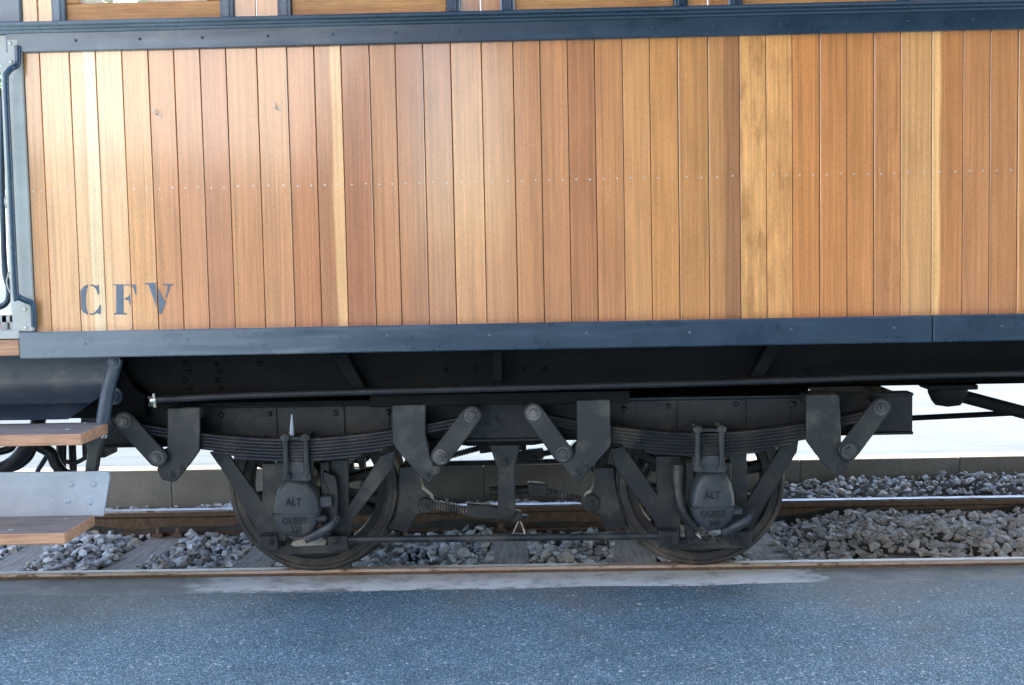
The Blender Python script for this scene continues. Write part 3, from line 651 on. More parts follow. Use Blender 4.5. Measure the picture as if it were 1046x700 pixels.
# cross members and far solebar
bm = B(); box(bm, xa, XR, 1.90, 1.96, zs0, ZM+.02, .004); obj('solebar', bm, M['under'], car)
for x in (-1.75, -.9, -.18, .55, 1.35, 2.4, 3.6):
    bm = B(); box(bm, x-.05, x+.05, YS+.021, 1.899, zs0+.05, ZM+.003, .004); obj('cross_member', bm, M['under'], car)
bm = B(); box(bm, X(380, 400, -.38), X(642, 400, -.38), -.46, 1.96, .835, zs0-.004, .004); obj('bolster', bm, M['under'], car)
bm = B(); box(bm, xa+.1, X(640, 400, -.4), -.40, -.20, .842, .862, .003); obj('rubbing_plate', bm, M['under'], car)
bm = B(); box(bm, xa-.02, X(826, 400, .02), .02, .12, .80, zs0+.02, .004); obj('centre_sill', bm, M['under'], car)
# queen post foot, truss rod and pull rod on the right
p = at(968, 405, -.42); bm = B(); z0 = zs0-.002
box(bm, X(944, 395, -.42), X(993, 395, -.42), -.50, -.34, z0-.022, z0, .004); qp = obj('queen_post_plate', bm, M['under'], car); bm = B()
b = bmesh.new(); prof = [(0, .085), (.02, .085), (.055, .07), (.075, .055), (.085, 0)]
for v_ in (b,):
    rings = []; n = 20
    for h, r in prof: rings.append([b.verts.new((p.x+r*math.cos(2*math.pi*k/n), -.42+r*math.sin(2*math.pi*k/n), z0-.02-h)) for k in range(n)] if r else [b.verts.new((p.x, -.42, z0-.02-h))])
    for i in range(len(rings)-1):
        for k in range(n):
            q = (k+1) % n
            if len(rings[i+1]) == 1: b.faces.new((rings[i][k], rings[i][q], rings[i+1][0]))
            else: b.faces.new((rings[i][k], rings[i][q], rings[i+1][q], rings[i+1][k]))
join(bm, b); obj('queen_post_foot', bm, M['under'], qp, smooth=40)
q0, q1 = at(972, 402, -.42), at(1046, 421.5, -.42); d = q1-q0
bm = B(); tube(bm, [q0, q1, q1+d*9], .029, 12); obj('truss_rod', bm, M['under'], car, smooth=60)
q0, q1 = at(925, 427.5, .2), at(1046, 421.5, .2); d = q1-q0; q0 -= d*.8
bm = B(); tube(bm, [q0, q1, q1+d*9], .014, 10); obj('pull_rod', bm, M['under'], car, smooth=60)

# ------------------------------------------------------------------ bogie (near side; the far side is the same turned round)
XC = -.175
PAIR = []                                   # every part that repeats on the far side
def bp(name, bm, mat, parent=None, smooth=None):
    o = obj(name, bm, mat, parent or car, smooth=smooth); PAIR.append(o); return o
YF = -.28
xl_, xr_ = 2*XC-X(932, 420, YF), X(932, 420, YF); zt_, zb_ = .838, .648
bm = B(); xprism(bm, [(YF, zb_+.013), (YF, zt_-.014), (YF-.014, zt_-.013), (YF-.016, zt_-.010), (YF-.016, zt_-.002), (YF-.014, zt_), (YF+.09, zt_), (YF+.09, zt_-.014), (YF+.016, zt_-.015), (YF+.016, zb_+.015), (YF+.09, zb_+.014), (YF+.09, zb_), (YF-.012, zb_), (YF-.014, zb_+.002), (YF-.014, zb_+.010), (YF-.012, zb_+.012)], xl_, xr_)
bf = bp('bogie_frame', bm, M['frame'])
for pxs in ((226.7, 283), (284.5, 352), (353.5, 398), (636, 691), (692.5, 761), (762.5, 808)):
    bm = B(); a, b_ = X(pxs[0], 430, YF), X(pxs[1], 430, YF); h = .009 if pxs[0] in (284.5, 692.5) else .005
    box(bm, a, b_, YF-h, YF+.001, zb_+.014, zt_-.015, .002); bp('web_plate', bm, M['frame'], bf)
bm = B()
for px, py in ((275, 423), (343, 422), (683, 415), (752, 413), (396, 421), (810, 413), (226, 424), (638, 418)):
    p = at(px, py, YF-.01); rivet(bm, p.x, p.z, YF-.01, .013)
bp('rivet', bm, M['frame'], bf)['kind'] = 'stuff'
bm = B(); plate(bm, [(432, 404), (592, 402), (592, 447), (545, 455), (478, 456), (432, 449)], YF+.02, .05, .004); bp('centre_plate', bm, M['under'])
def lx(side, px):                           # mirror left-assembly pixels are given separately; helper for readability
    return px
# leaf springs
def spring(e0, e1, dip, cx):
    YSP = -.40; root = None
    P0, P1 = at(*e0, YSP), at(*e1, YSP); xm = X(cx, 450, YSP); zc = Z(cx, dip, YSP); nl = 7; th = .0148
    def zmain(x):
        L = (P0.x-xm) if x < xm else (P1.x-xm); ze = P0.z if x < xm else P1.z; t = abs((x-xm)/L); return zc+(ze-zc)*t**1.75
    for k in range(nl):
        f = (1, .93, .88, .72, .60, .48, .36)[k]; bm = B(); b = bmesh.new(); n = 22; xs0 = xm+(P0.x-xm)*f; xs1 = xm+(P1.x-xm)*f; rows = []
        for i in range(n+1):
            x = xs0+(xs1-xs0)*i/n; z = zmain(x)-k*th; w_ = .045
            rows.append([b.verts.new((x, YSP-w_, z)), b.verts.new((x, YSP-w_+.003, z+th*.43)), b.verts.new((x, YSP+w_, z+th*.43)), b.verts.new((x, YSP+w_, z-th*.43)), b.verts.new((x, YSP-w_+.003, z-th*.43))])
        for i in range(n):
            for q in range(5): b.faces.new((rows[i][q], rows[i][(q+1) % 5], rows[i+1][(q+1) % 5], rows[i+1][q]))
        b.faces.new(rows[0]); b.faces.new(rows[-1][::-1]); join(bm, b)
        if k == 0:
            root = bp('leaf_spring', bm, M['spring'])
            for P in (P0, P1): bm = B(); disc(bm, P.x, P.z, YSP-.048, YSP+.048, .024, 14, .003); bp('spring_eye', bm, M['spring'], root)
        else: bp('leaf', bm, M['spring'], root)
    return root
spring((126.5, 430), (481.5, 424.5), 449, 305); spring((544.5, 421.5), (900, 416.5), 443, 722)
# spring brackets (folded plates) and swing links
for pp in ([(171, 417), (204, 416), (203.5, 461), (192, 477), (178, 493), (165, 490), (160, 479), (168, 468), (171, 460)],
           [(400.6, 414), (434.7, 413), (434.7, 442), (440, 468), (445, 484), (439, 494), (431, 489), (404, 458), (400.6, 451)],
           [(589, 409), (623, 408), (624, 455), (618, 463), (592, 492), (585, 490.5), (575, 474), (586, 463), (589, 452)],
           [(824, 403), (854, 402.5), (858, 406), (859.4, 455), (869, 469), (866, 478), (855, 487), (840, 473), (824, 451)]):
    bm = B(); plate(bm, pp, -.475, .022, .004)
    a = at(*pp[0], -.475); b_ = at(*pp[1], -.475)
    e = [pp[-3], pp[-2], pp[4], pp[5]]
    xs_ = [at(*q, -.475) for q in pp]; lo = min(xs_, key=lambda v: v.z)
    o = bp('spring_bracket', bm, M['dusty'])
    bm = B(); box(bm, a.x+.004, b_.x-.004, -.452, YF-.017, a.z-.05, a.z-.002, .003); bp('bracket_web', bm, M['dusty'], o)
    bm = B(); plate(bm, [pp[i] for i in range(len(pp))], -.35, .018, .002); bp('back_plate', bm, M['iron'], o)
    bm = B()
    for dx, dz in ((-.012, .035), (.03, .06)): bolt(bm, lo.x+dx, lo.z+dz, -.476, .012, .014)
    disc(bm, lo.x, lo.z+.05, -.47, -.33, .018, 12, .002)
    objs('bracket_bolt', bm, M['dusty'], o, make=bp)
for a, b_ in (((126.8, 430.3), (160.5, 467.5)), ((481.8, 424.4), (450, 466.3)), ((544.8, 421.7), (575, 463.4)), ((900, 416.4), (867, 461))):
    bm = B(); capsule(bm, a, b_, .044, -.515, .022, .004); o = bp('swing_link', bm, M['iron']); bm = B(); capsule(bm, a, b_, .044, -.34, .02, .003); bp('back_link', bm, M['iron'], o)
    for e in (a, b_):
        p = at(*e, -.515); bm = B(); bolt(bm, p.x, p.z, -.516, .021, .024, True, 1.62); bp('link_nut', bm, M['scuffed'], o); bm = B(); disc(bm, p.x, p.z, -.493, -.32, .018, 10, 0); bp('link_pin', bm, M['dusty'], o)
# axle guards (W irons), keeper plates
YG = -.255
W1 = [[(268, 474), (291, 474), (291, 512), (291, 562), (270, 562), (262, 541), (228, 482), (214, 462), (231, 461), (270, 516), (268, 512)], [(338, 470), (356, 470), (356, 517), (388, 466), (403, 460), (401, 478), (361, 531), (354, 562), (338, 562)]]
W2 = [[(670, 466), (695, 466), (695, 560), (673, 560), (671, 536), (629, 478), (623, 459), (637, 456), (672, 506), (671, 500)], [(744, 464), (763, 464), (763, 512), (800, 452), (816, 449), (814, 462), (773, 530), (764, 556), (744, 556)]]
K1 = [[(267, 545), (287, 544.5), (287, 558), (354, 556), (354, 564.5), (276, 567.5), (272, 562)]]
K2 = [[(671, 541), (694, 540), (694, 551), (748, 549), (764, 540), (768, 548), (764, 560), (678, 562)]]
for Wp, Kp, cx in ((W1, K1, 312), (W2, K2, 722)):
    for pp in Wp:
        bm = B(); plate(bm, pp, YG, .024, .003); bp('axle_guard', bm, M['dusty'] if cx < 500 else M['iron'])
    bm = B(); plate(bm, Kp[0], YG-.03, .05, .003); ko = bp('keeper_plate', bm, M['dusty'])
    for px in ((277, 347) if cx < 500 else (682, 755)):
        a = at(px, 552 if cx < 500 else 547, YG); bm = B(); box(bm, a.x-.045, a.x+.045, YG-.07, YG-.031, a.z-.032, a.z+.036, .004); bp('keeper_block', bm, M['dusty'], ko)
    for px, py in ((Kp[0][0][0]+11, 551 if cx < 500 else 549), (345 if cx < 500 else 753, 550 if cx < 500 else 549)):
        p = at(px, py, YG-.03); bm = B(); bolt(bm, p.x, p.z, YG-.072, .013, .016); bp('keeper_bolt', bm, M['iron'], ko)
    # horn block cheeks each side of the axle box
    bm = B()
    for px in ((288, 333) if cx < 500 else (703, 741)):
        a = at(px, 470, YG); c_ = at(px, 550, YG); box(bm, a.x-.02, a.x+.02, YG-.055, YG+.0, c_.z, a.z, .004)
    objs('horn_cheek', bm, M['iron'], make=bp)
# axle boxes
def glyphs(txt, size, x, z, y, mat, parent):
    cu = bpy.data.curves.new('lettering', 'FONT'); cu.body = txt; cu.size = size; cu.align_x = 'CENTER'; cu.extrude = .0055; cu.resolution_u = 2; cu.space_character = 1.05
    t = bpy.data.objects.new('tmp', cu); COL.objects.link(t); dg = bpy.context.evaluated_depsgraph_get(); me = bpy.data.meshes.new_from_object(t.evaluated_get(dg)); bpy.data.objects.remove(t)
    bm = B(); bm.from_mesh(me); bpy.data.meshes.remove(me)
    for v in bm.verts: v.co = Vector((x+v.co.x*.8, y+v.co.z*-1-.0035, z+v.co.y))
    bp('lettering', bm, mat, parent)
for cx, cyt, cys, cyb, lines, flip, rr in ((302.5, 487, 525, 550, ('ALT', 'OUEST', '327'), 1, 22.5), (729, 478.5, 518, 543, ('ALT', 'OUEST', '347'), -1, 21.5)):
    yf = -.40; t, s_, bt = at(cx, cyt, yf), at(cx, cys, yf), at(cx, cyb, yf); rx = 1.06*abs(at(cx+rr, cys, yf).x-s_.x)
    H1, H2 = t.z-s_.z, s_.z-bt.z
    def dome(sgn, H, y0, y1, k=1.0, ex=2.05):
        pts = [(s_.x-rx*k, s_.z+sgn*.0015)]
        for i in range(1, 16):
            a = math.pi*(1-i/16); c_, sn = math.cos(a), math.sin(a); pts.append((s_.x+rx*k*math.copysign(abs(c_)**(2/ex), c_), s_.z+sgn*(.0015+H*k*abs(sn)**(2/ex))))
        pts.append((s_.x+rx*k, s_.z+sgn*.0015)); return pts
    bm = B(); prism(bm, dome(1, H1, 0, 0)[:-1]+[(s_.x+rx, s_.z+.0015)]+dome(-1, H2, 0, 0)[::-1][1:-1], -.335, -.10, .006); ab = bp('axle_box', bm, M['box'])
    for sgn, H in ((1, H1), (-1, H2)):
        bm = B()
        b = bmesh.new(); prev = None
        for j, (k, y) in enumerate(((1.0, -.335), (1.0, -.366), (.985, -.380), (.945, -.394), (.88, -.404), (.78, -.410), (.5, -.414))):
            ring = [b.verts.new((x_, y-(.0012 if sgn < 0 else 0), z_)) for x_, z_ in dome(sgn, H, 0, 0, k)]
            if j:
                for q in range(len(ring)): b.faces.new((prev[q], prev[(q+1) % len(ring)], ring[(q+1) % len(ring)], ring[q]))
            prev = ring
        b.faces.new(prev); join(bm, b); bp('axle_box_lid' if sgn > 0 else 'oil_well', bm, M['box'], ab, smooth=35)
    bm = B(); box(bm, s_.x-rx*1.03, s_.x+rx*1.03, -.413, -.34, s_.z-.0045, s_.z+.0045, .002); bp('lid_seam', bm, M['dusty'], ab)
    glyphs(lines[0], .050, s_.x-.008, s_.z+.040, -.411, M['letter_iron'], ab); glyphs(lines[1], .046, s_.x-.004, s_.z-.044, -.412, M['letter_iron'], ab); glyphs(lines[2], .042, s_.x, s_.z-.084, -.410, M['letter_iron'], ab)
    # filler lip and its little cap to the right, seam clasp
    f0, f1, f2 = at(cx+20, cys+21, -.37), at(cx+33, cys+14, -.38), at(cx+40, cys+6, -.38)
    bm = B(); tube(bm, curve([f0-Vector((.05, 0, .02)), f0, f1, f2]), [.024]*10+[.022, .021, .020, .019, .016, .014, .012, .010, .010][:9], 10)
    obj_ = bp('oil_filler', bm, M['box'], ab, 60)
    bm = B(); p = at(cx+(24 if flip > 0 else 22), cys+4.5, -.385); box(bm, p.x-.032, p.x+.032, -.40, -.36, p.z-.016, p.z+.016, .007); bp('clasp', bm, M['dusty'] if flip > 0 else M['box'], ab)
    bm = B(); p = at(cx+41, cys+6, -.39); bolt(bm, p.x, p.z, -.385, .012, .016); bp('filler_nut', bm, M['dusty'], ab)
    # grease pad on the keeper
    a, c_ = at(cx-7, cyb+10, -.30), at(cx+30, cyb+2, -.30)
    if flip > 0:
        bm = B(); plate(bm, [(296, 556), (304, 552), (322, 549.5), (330, 546), (334, 552), (333, 557.5), (300, 559)], -.31, .10, .006); bp('grease_pad', bm, M['grease'], ab)
    else:
        bm = B(); plate(bm, [(702, 551), (712, 548), (720, 553), (728, 550), (735, 553), (733, 556), (702, 557)], -.31, .08, .004); bp('grease_pad', bm, M['dusty'], ab)
    # spring saddle and U bolts
    u0, u1 = (292, 313) if cx < 500 else (712.5, 737)
    zt2, zb2 = Z(cx, cyt-43, -.45), Z(cx, cyt+2, -.45)
    bm = B(); plate(bm, [(u0+5, cyt-24), (u1-3, cyt-24), (u1-2, cyt-8), (u1+4, cyt+5), (u0-1, cyt+5), (u0+4, cyt-8)], -.44, .20, .005); bp('spring_saddle', bm, M['box'], ab)
    bm = B(); plate(bm, [(u0-2, cyt-41), (u1+2, cyt-41), (u1+2, cyt-37), (u0-2, cyt-37)], -.45, .10, .003); bp('top_clamp', bm, M['iron'], ab)
    for u in (u0, u1):
        x = X(u, cyt-20, -.455); bm = B(); tube(bm, [(x, -.458, zb2), (x, -.458, zb2+.02), (x, -.458, zt2+.005)], .0135, 10); ub = bp('u_bolt', bm, M['dusty'], ab, 40); bm = B(); tube(bm, [(x, -.34, zb2), (x, -.34, zt2)], .0135, 8)
        b = bmesh.new(); bmesh.ops.create_cone(b, segments=6, radius1=.022, radius2=.022, depth=.022, cap_ends=True); bmesh.ops.translate(b, verts=b.verts, vec=(x, -.458, zt2-.012)); join(bm, b)
        b = bmesh.new(); bmesh.ops.create_cone(b, segments=6, radius1=.021, radius2=.021, depth=.025, cap_ends=True); bmesh.ops.translate(b, verts=b.verts, vec=(x, -.458, zb2+.012)); join(bm, b)
        objs('u_bolt_nut', bm, M['dusty'], ab, 40, bp)
    if flip > 0:
        q = at(298, 448, -.42); q2 = at(298, 423.5, -.42); bm = B(); tube(bm, [q, q.lerp(q2, .3), q2], [.012, .010, .003], 8); bp('oil_spout', bm, M['galv'], ab, 40)
    if flip < 0:
        bm = B(); tube(bm, curve([at(693, 475, -.33), at(693, 495, -.34), at(694, 508, -.35), at(700, 525, -.36), at(712, 540, -.36)]), [.028]*7+[.022]*18, 10)
        bp('oil_tube', bm, M['dusty'], ab, 60)
    else:
        bm = B(); plate(bm, [(326, 508), (338, 507), (339, 518), (327, 519)], -.37, .08, .004); bp('lid_hinge', bm, M['box'], ab)
        bm = B(); plate(bm, [(330, 481), (342, 486), (345, 505), (344, 540), (336, 545), (335, 500), (330, 490)], -.33, .05, .004); bp('guard_strap', bm, M['iron'], ab)
# wheels
RW = .404
WXS = (XC-.92, XC+.92)
for wxx in WXS:
    hub = B()
    lathe(hub, [(-.09, 0), (-.09, .055), (-.085, .062), (-.085, .062), (-.08, .095), (.05, .105), (.09, .10), (.09, 0)], wxx, .0, RW, 32)
    wo = bp('wheel', hub, M['wheel'], smooth=40)
    rm = B(); lathe(rm, [(-.030, .304), (-.036, .308), (-.036, .3415), (.06, .3415), (.06, .304), (-.030, .304)], wxx, 0, RW, 56); bp('rim', rm, M['wheel'], wo, 35)
    for k in range(10):
        a = 2*math.pi*k/10+.2; d = Vector((math.cos(a), 0, math.sin(a))); c_ = Vector((-math.sin(a), 0, math.cos(a))); b = bmesh.new()
        vs = []
        for r, hw_, ty in ((.085, .030, .028), (.19, .022, .02), (.315, .034, .024)):
            o_ = Vector((wxx, .012, RW))+d*r; vs.append([b.verts.new(o_+c_*hw_*cx_+Vector((0, ty*sy_, 0))) for cx_, sy_ in ((-1, 0), (-.5, -1), (.5, -1), (1, 0), (.5, 1), (-.5, 1))])
        for i in range(2):
            for q in range(6): b.faces.new((vs[i][q], vs[i][(q+1) % 6], vs[i+1][(q+1) % 6], vs[i+1][q]))
        bp('spoke', b, M['wheel'], wo, 40)
    ty = B(); lathe(ty, [(-.046, .342), (-.053, .346), (-.053, .352), (-.047, .355), (-.047, .380), (-.053, .384), (-.053, .396), (-.047, RW+.001), (.055, RW+.004), (.066, RW+.012), (.074, RW+.026), (.086, RW+.026), (.090, RW+.01), (.090, .342), (-.046, .342)], wxx, 0, RW, 72); bp('tyre', ty, M['tyre'], wo, 30)
    bm = B(); tube(bm, [(wxx, -.30, RW), (wxx, 1.80, RW)], .062, 20); obj('axle', bm, M['wheel'], car, smooth=50)
# brake gear
bm = B(); plate(bm, [(407.7, 477), (426, 475), (431, 500), (441, 509), (443, 517), (438, 524), (427, 526), (420, 537), (416, 544.5), (394.7, 540), (404, 527), (407, 505), (406.5, 494)], -.075, .09, .005); o = bp('brake_block', bm, M['dusty'])
p = at(434.7, 516, -.08); bm = B(); disc(bm, p.x, p.z, -.10, -.07, .038, 20, .004); bp('block_boss', bm, M['dusty'], o); bm = B(); bolt(bm, p.x, p.z, -.10, .016, .02); bp('block_pin', bm, M['dusty'], o)
bm = B(); plate(bm, [(607, 477.5), (627, 477.5), (630, 501), (640, 539), (618, 541.5), (613, 527), (603, 523), (596, 515), (597, 508), (604, 503), (607, 495)], -.075, .09, .005); o = bp('brake_block', bm, M['dusty'])
p = at(602.8, 513, -.08); bm = B(); disc(bm, p.x, p.z, -.10, -.07, .042, 20, .004); bp('block_boss', bm, M['dusty'], o); bm = B(); bolt(bm, p.x, p.z, -.10, .018, .02); bp('block_pin', bm, M['dusty'], o)
bm = B(); plate(bm, [(499, 452), (531, 452), (530, 462), (526, 478), (526.5, 524), (522, 530), (512, 530), (508.5, 524), (508, 480), (503, 464)], -.14, .05, .004); o = bp('brake_hanger', bm, M['dusty'])
for px, py in ((515.5, 472), (517, 522)):
    p = at(px, py, -.14); bm = B(); bolt(bm, p.x, p.z, -.14, .018, .02); bp('hanger_bolt', bm, M['dusty'], o)
bm = B(); plate(bm, [(538, 512), (526, 512), (527, 505), (538, 505)], -.10, .03, .003); bm.clear()
bm = B(); plate(bm, [(477, 514.5), (498, 516), (533, 523), (534, 532), (527, 533.5), (477, 528.5)], -.105, .05, .006); ad = bp('brake_adjuster', bm, M['dusty'])
def thread(p0, p1, r, parent):
    a, b_ = Vector(p0), Vector(p1); n = 28; pts = [a+(b_-a)*i/n for i in range(n+1)]; bm = B(); tube(bm, pts, [r*(1.05 if i % 2 else .72) for i in range(n+1)], 12); bp('threaded_rod', bm, M['scuffed'], parent)
thread(at(440, 515.5, -.08), at(478, 521.5, -.08), .022, ad)
bm = B(); tube(bm, [at(533, 526, -.06), at(533, 529, -.06)], .03, 12); bp('adjuster_eye', bm, M['spring'], ad)
bm = B(); tube(bm, [at(530.5, 531, -.09), at(524, 545, -.09), at(536, 545, -.09), at(531, 531.5, -.09)], .0028, 6); bp('safety_wire', bm, M['bare'], ad)
bm = B(); plate(bm, [(539, 493), (556, 494.5), (560, 498), (558, 509), (539, 507)], .03, .06, .005); a2 = bp('brake_adjuster', bm, M['spring'])
thread(at(557, 501.5, .05), at(602, 512, .05), .020, a2); bm = B(); tube(bm, [at(500, 502, .06), at(540, 500, .06)], .022, 10); bp('adjuster_rod', bm, M['spring'], a2)
bm = B(); tube(bm, [at(352, 551.5, YG-.045), at(694, 547.5, YG-.045)], .0165, 12); bp('tie_rod', bm, M['dusty'], smooth=60)
# ---- the far side, turned half round about the bogie's middle
ROT = Matrix.Translation((XC, .75, 0)) @ Matrix.Rotation(math.pi, 4, 'Z') @ Matrix.Translation((-XC, -.75, 0))
twin = {}
for o in PAIR:
    c = o.copy(); COL.objects.link(c); par = twin.get(o.parent.name, car); mw = ROT @ WM[o.name]; c.parent = par; c.matrix_parent_inverse = WM[par.name].inverted(); c.matrix_basis = mw; WM[c.name] = mw.copy(); twin[o.name] = c
# bogie cross beams
for y0, y1, z0, z1, x in ((-.265, 1.765, .66, .80, XC-.33), (-.265, 1.765, .66, .80, XC+.33), (-.265, 1.765, .66, .82, XC-1.80), (-.265, 1.765, .66, .82, XC+1.80)):
    bm = B(); box(bm, x-.04, x+.04, y0, y1, z0, z1, .004); obj('bogie_cross_beam', bm, M['under'], car)
bm = B(); tube(bm, [(XC-.55, .5, .58), (XC+.6, .9, .50)], .025, 10); obj('brake_lever', bm, M['under'], car, smooth=60)

# ------------------------------------------------------------------ steps at the left end
XS0 = -3.55
def step(y0, y1, pf, pb, th):
    a, b_ = at(*pf, y0), at(*pb, y1); z = (a.z+b_.z)/2; xe = (a.x+b_.x)/2; bm = B(); box(bm, XS0, xe, y0, y1, z-th, z, .004)
    for f in bm.faces:
        f.material_index = 1 if f.normal.z > .9 else 0
    o = obj('step', bm, [M['tread'], M['treadtop']], car); return o, xe, z
s1, xe1, z1_ = step(-1.02, -.66, (80.5, 444, )[:2], (115, 430.5), .046)
s2, xe2, z2_ = step(-1.08, -.73, (59.5, 544), (103, 527), .046)
bm = B()
for px, py in ((69, 438.6), (87, 432.3)):
    d = at(px, py, 0)-CPOS; P = CPOS+d*((z1_-CAM_H)/d.z); b = bmesh.new(); bmesh.ops.create_uvsphere(b, u_segments=10, v_segments=6, radius=.012)
    for v in b.verts: v.co = Vector((P.x+v.co.x, P.y+v.co.y, z1_+v.co.z*.35))
    join(bm, b)
objs('step_bolt', bm, M['bare'], s1)
bm = B()
for x_, y_ in ((xe2-.1, -.8), (xe2-.25, -1.0)):
    b = bmesh.new(); bmesh.ops.create_uvsphere(b, u_segments=10, v_segments=6, radius=.012)
    for v in b.verts: v.co = Vector((x_+v.co.x, y_+v.co.y, z2_+v.co.z*.35))
    join(bm, b)
objs('step_bolt', bm, M['bare'], s2)
bm = B(); plate(bm, [(-190, 485), (107, 481.5), (111, 483), (112, 487), (105.5, 527.5), (-190, 530)], -.728, .014, .002); rp = obj('riser_plate', bm, M['galv'], car)
for px, py in ((72.5, 494.5), (95.5, 494.5), (69, 512), (91.5, 513)):
    p = at(px, py, -.728); bm = B(); rivet(bm, p.x, p.z, -.728, .014); obj('riser_bolt', bm, M['galv'], rp)
# sheet-metal back of the steps: an upright that turns out into a slope
zb = Z(50, 405, -.6)
prof = [(-.52, ZM-.004), (-.52, .99), (-.525, .965), (-.54, .94), (-.57, .915), (-.61, .895), (-.70, .835)]
x0_, x1_ = XS0, X(112, 400, -.5)
bm = B(); xprism(bm, prof+[(y+.006, z+.004) for y, z in prof[::-1]], x0_, x1_)
for v in bm.verts:
    if v.co.x > x1_-.001: v.co.x -= max(0, (.93-v.co.z))*1.2
sb = obj('step_back_sheet', bm, M['bluetin'], car, smooth=40)
bm = B(); tube(bm, curve([at(56, 398.5, -.49), at(58, 400, -.50), at(70, 400, -.502), at(81, 399, -.50), at(83, 396.5, -.49)]), .004, 8); obj('staple', bm, M['bluetin'], sb, smooth=60)
bm = B(); tube(bm, curve([at(119, 366, -.66), at(116, 378, -.66), at(110, 400, -.67), at(104.5, 434, -.69)]), .029, 14); hg = obj('step_hanger', bm, M['bluetin'], car, smooth=60)
bm = B(); p = at(119, 369, -.66); bolt(bm, p.x, p.z, -.69, .02, .02); bp_ = at(121, 403, -.5); bolt(bm, bp_.x, bp_.z, -.56, .026, .03); objs('hanger_bolt', bm, M['bluetin'], hg)
bm = B(); plate(bm, [(84, 446), (114, 434), (116, 436), (101, 458), (97, 484), (86, 484), (89, 462)], -.70, .05, .004); st = obj('step_bracket', bm, M['iron'], car)
p = at(106.5, 446, -.72); bm = B(); tube(bm, [at(104, 447.5, -.72), at(106.5, 444, -.72), at(109.5, 445, -.72), at(107.5, 447.5, -.72)], .004, 6); obj('bracket_pin', bm, M['bare'], st)
bm = B(); box(bm, XS0, xa+.06, -.395, -.34, .80, ZM+.003, .004); obj('headstock', bm, M['under'], car)
bm = B(); box(bm, -2.12, xl_+.02, YF, -.10, .60, .838, .004); obj('bogie_end_beam', bm, M['frame'], car)
# hoses and chain in the gap between the steps
def hose(name, pts, r, mat='hose'):
    bm = B(); tube(bm, curve(pts, 5), r, 12); return obj(name, bm, M[mat], car, smooth=70)
hose('air_hose', [at(-60, 500, -.35), at(-10, 484, -.35), at(12, 474, -.35), at(26, 458, -.35), at(36, 440, -.33), at(40, 425, -.3)], .034)
hose('air_hose', [at(-40, 478, -.25), at(8, 480, -.25), at(24, 474, -.25), at(34, 462, -.25), at(38, 440, -.25)], .012)
hose('brake_hose', [at(-30, 466, -.2), at(6, 460, -.2), at(14, 454, -.2), at(24, 440, -.2)], .018)
hose('brake_hose', [at(22, 446, -.3), at(40, 456, -.3), at(52, 463, -.3), at(57, 474, -.3), at(66, 484, -.3), at(80, 488, -.3)], .026)
hose('drawbar', [at(63, 440, -.15), at(62, 486, -.15)], .024, 'iron'); hose('drawbar', [at(73, 440, -.1), at(75, 484, -.1)], .018, 'iron')
hose('chain_rod', [at(66, 471, -.3), at(76, 473, -.3), at(88, 467, -.3), at(95, 458, -.3)], .010, 'iron'); hose('chain_rod', [at(52, 459, -.2), at(38, 482, -.2)], .012, 'bluetin')
# end platform: floor edge, railing
bm = B(); box(bm, XS0, xl-.003, YB-.035, 2.2, Z(8, 363, YB), Z(8, 347, YB), .004); obj('platform_floor', bm, M['tread'], car)
bm = B(); box(bm, XS0, xl-.003, YB-.03, YB+.06, Z(8, 346, YB), Z(8, 337.5, YB), .003); obj('platform_edge', bm, M['grey'], car)
bm = B(); y_ = YB+.06
for a, b_ in (((-120, 325), (18, 322.5)),):
    p, q = at(*a, y_), at(*b_, y_); box(bm, p.x, q.x, y_, y_+.03, q.z-.03, q.z+.005, .003)
for px in (4, 12): 
    p = at(px, 322, y_); q = at(px, 340, y_); box(bm, p.x-.012, p.x+.012, y_, y_+.03, q.z, p.z, .003)
objs('gate_rail', bm, M['grey'], car)
bm = B(); tube(bm, curve([at(1.5, 100, -.55), at(2, 180, -.55), at(4.5, 270, -.55), at(9, 295, -.55), at(6, 310, -.55), at(-8, 316, -.55)]), .013, 10); obj('gate_bar', bm, M['navy'], car, smooth=60)
bm = B(); tube(bm, [at(4, 90, -.6), at(10, 240, -.6), at(14, 322, -.6)], .010, 8); obj('gate_bar', bm, M['grey'], car, smooth=60)
bm = B(); tube(bm, curve([at(9, 195, -.62), at(5, 205, -.62), at(8, 216, -.62)]), .004, 6); tube(bm, curve([at(9, 278, -.62), at(7, 290, -.62), at(12, 302, -.62)]), .004, 6); objs('gate_link', bm, M['grey'], car, 60)
bm = B(); box(bm, -3.72, -3.62, YB, YB+.1, .95, 3.44, .006); obj('platform_post', bm, M['blue'], car)

# ================================================================== SURROUNDINGS
# unseen white house added behind left of the viewer, brightening reflections at left
hs = thing('unseen_house', 'unseen white house with green shutters, added to brighten reflections at left', 'building', (-10.5, -13.5, 0)); hs.rotation_euler.z = math.radians(-50)
WM[hs.name] = Matrix.Translation((-10.5, -13.5, 0)) @ Matrix.Rotation(math.radians(-50), 4, 'Z')
def house(name, bm, mat, parent): o = obj(name, bm, mat); return place(o, parent, WM[hs.name])
bm = B(); box(bm, -7, 12, -7, 0, 3.3, 7.6, .02); house('wall', bm, M['wall'], hs)
bm = B(); box(bm, -7, 12, -7, .06, -.1, 3.295, .02); house('ground_floor', bm, M['granite'], hs)  # dark lower storey, added so only the upper boards catch the sheen
bm = B(); prism(bm, [(-7.5, 7.61), (12.5, 7.61), (10, 10), (-5, 10)], -7.5, .6, .02); house('roof', bm, M['tile'], hs)
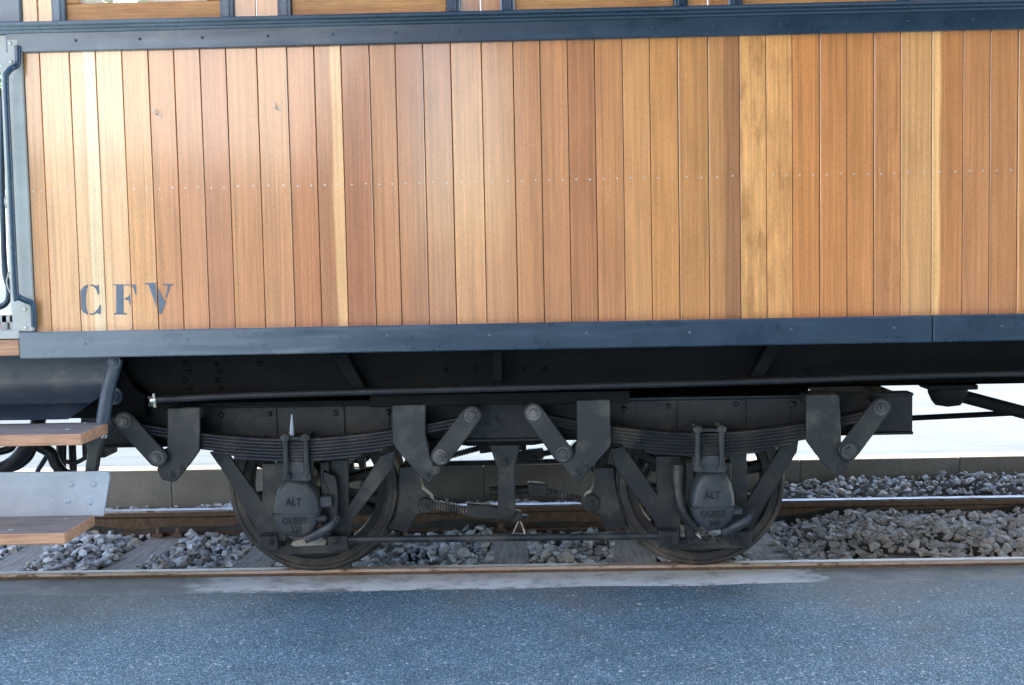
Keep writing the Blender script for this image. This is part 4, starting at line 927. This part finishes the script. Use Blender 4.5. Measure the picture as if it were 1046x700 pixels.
for i in range(5):
    for z in (.9,):
        x = -5.6+i*3.4; bm = B(); box(bm, x, x+1.0, .0, .075, z, z+1.6, .01); f = house('window', bm, M['dark'], hs)
        for dx in (-.54, 1.02):
            bm = B(); box(bm, x+dx, x+dx+.5, .062, .11, z-.02, z+1.62, .01); house('shutter', bm, M['shutter'], f)
gs = thing('unseen_shed', 'unseen long dark shed behind the trees, added to darken reflections at right', 'shed', (18, -18, 0))  # unseen shed added to hide bright sky and darken reflections at right
bm = B(); box(bm, -.5, 38, -26, -18, -.1, 6.4, .02); obj('wall', bm, M['tarred'], gs)
bm = B(); xprism(bm, [(-17.2, 6.41), (-26.8, 6.41), (-22, 9.6)], -1.2, 38.7); obj('roof', bm, M['roof'], gs)
for i in range(5):
    bm = B(); box(bm, 3+i*7, 6+i*7, -17.99, -17.92, 0, 3.6, .02); obj('sliding_door', bm, M['dark'], gs)
# unseen trees added to shade the yard at right, and one beyond the platform
def tree(x, y, z, h, r, n, label, group=None):
    t = thing('tree', label, 'tree', (x, y, z), group); bm = B()
    tube(bm, curve([(x, y, z-.1), (x+.05, y, z+h*.25), (x-.05, y+.05, z+h*.55), (x, y, z+h*.8)], 3), [.045*h*(1-.085*i) for i in range(10)], 10)
    for k in range(7):
        a = k*2.4; b0 = Vector((x, y, z+h*(.38+.05*k))); d = Vector((math.cos(a), math.sin(a), .7)); tube(bm, [b0, b0+d*r*.4, b0+d*r*.75+Vector((0, 0, .1*r))], [.016*h, .010*h, .004*h], 6)
    tk = islands(bm); obj('trunk', tk[0], M['bark'], t, smooth=60)
    for q in tk[1:]: obj('limb', q, M['bark'], t, smooth=60)
    cl = rng.normal(0, 1, (26, 3)); cl /= np.linalg.norm(cl, axis=1)[:, None]; cl *= rng.uniform(.35, .95, (26, 1)); cen = cl*np.array([r, r, h*.30])+np.array([x, y, z+h*.68])
    V, F = [], []
    for i in range(n):
        c = cen[rng.integers(26)]+rng.normal(0, r*.17, 3); a = rng.normal(0, 1, 3); a /= np.linalg.norm(a); b = np.cross(a, rng.normal(0, 1, 3)); b /= np.linalg.norm(b); s = rng.uniform(.5, 1)*.03*h; k = len(V)
        V += [tuple(c-a*s), tuple(c+b*s*.45), tuple(c+a*s), tuple(c-b*s*.45)]; F.append((k, k+1, k+2, k+3))
    obj('crown', (V, F), M['leaf'], t)
tree(-7.6, 9, ZK, 6.0, 2.4, 5000, 'green tree beyond the far platform seen past the grab rail')
for i, (x, y) in enumerate(((2.0, -9.6), (6.8, -9.0), (11.6, -9.4), (16.4, -9.2))):  # out-of-view row added for its shade and dark reflections
    tree(x, y, 0, 11, 4.2, 9000, 'unseen leafy tree added to shade the yard, '+('next to the added house', 'second from the added house', 'third from the added house', 'farthest from the added house')[i], 'added trees along the yard')
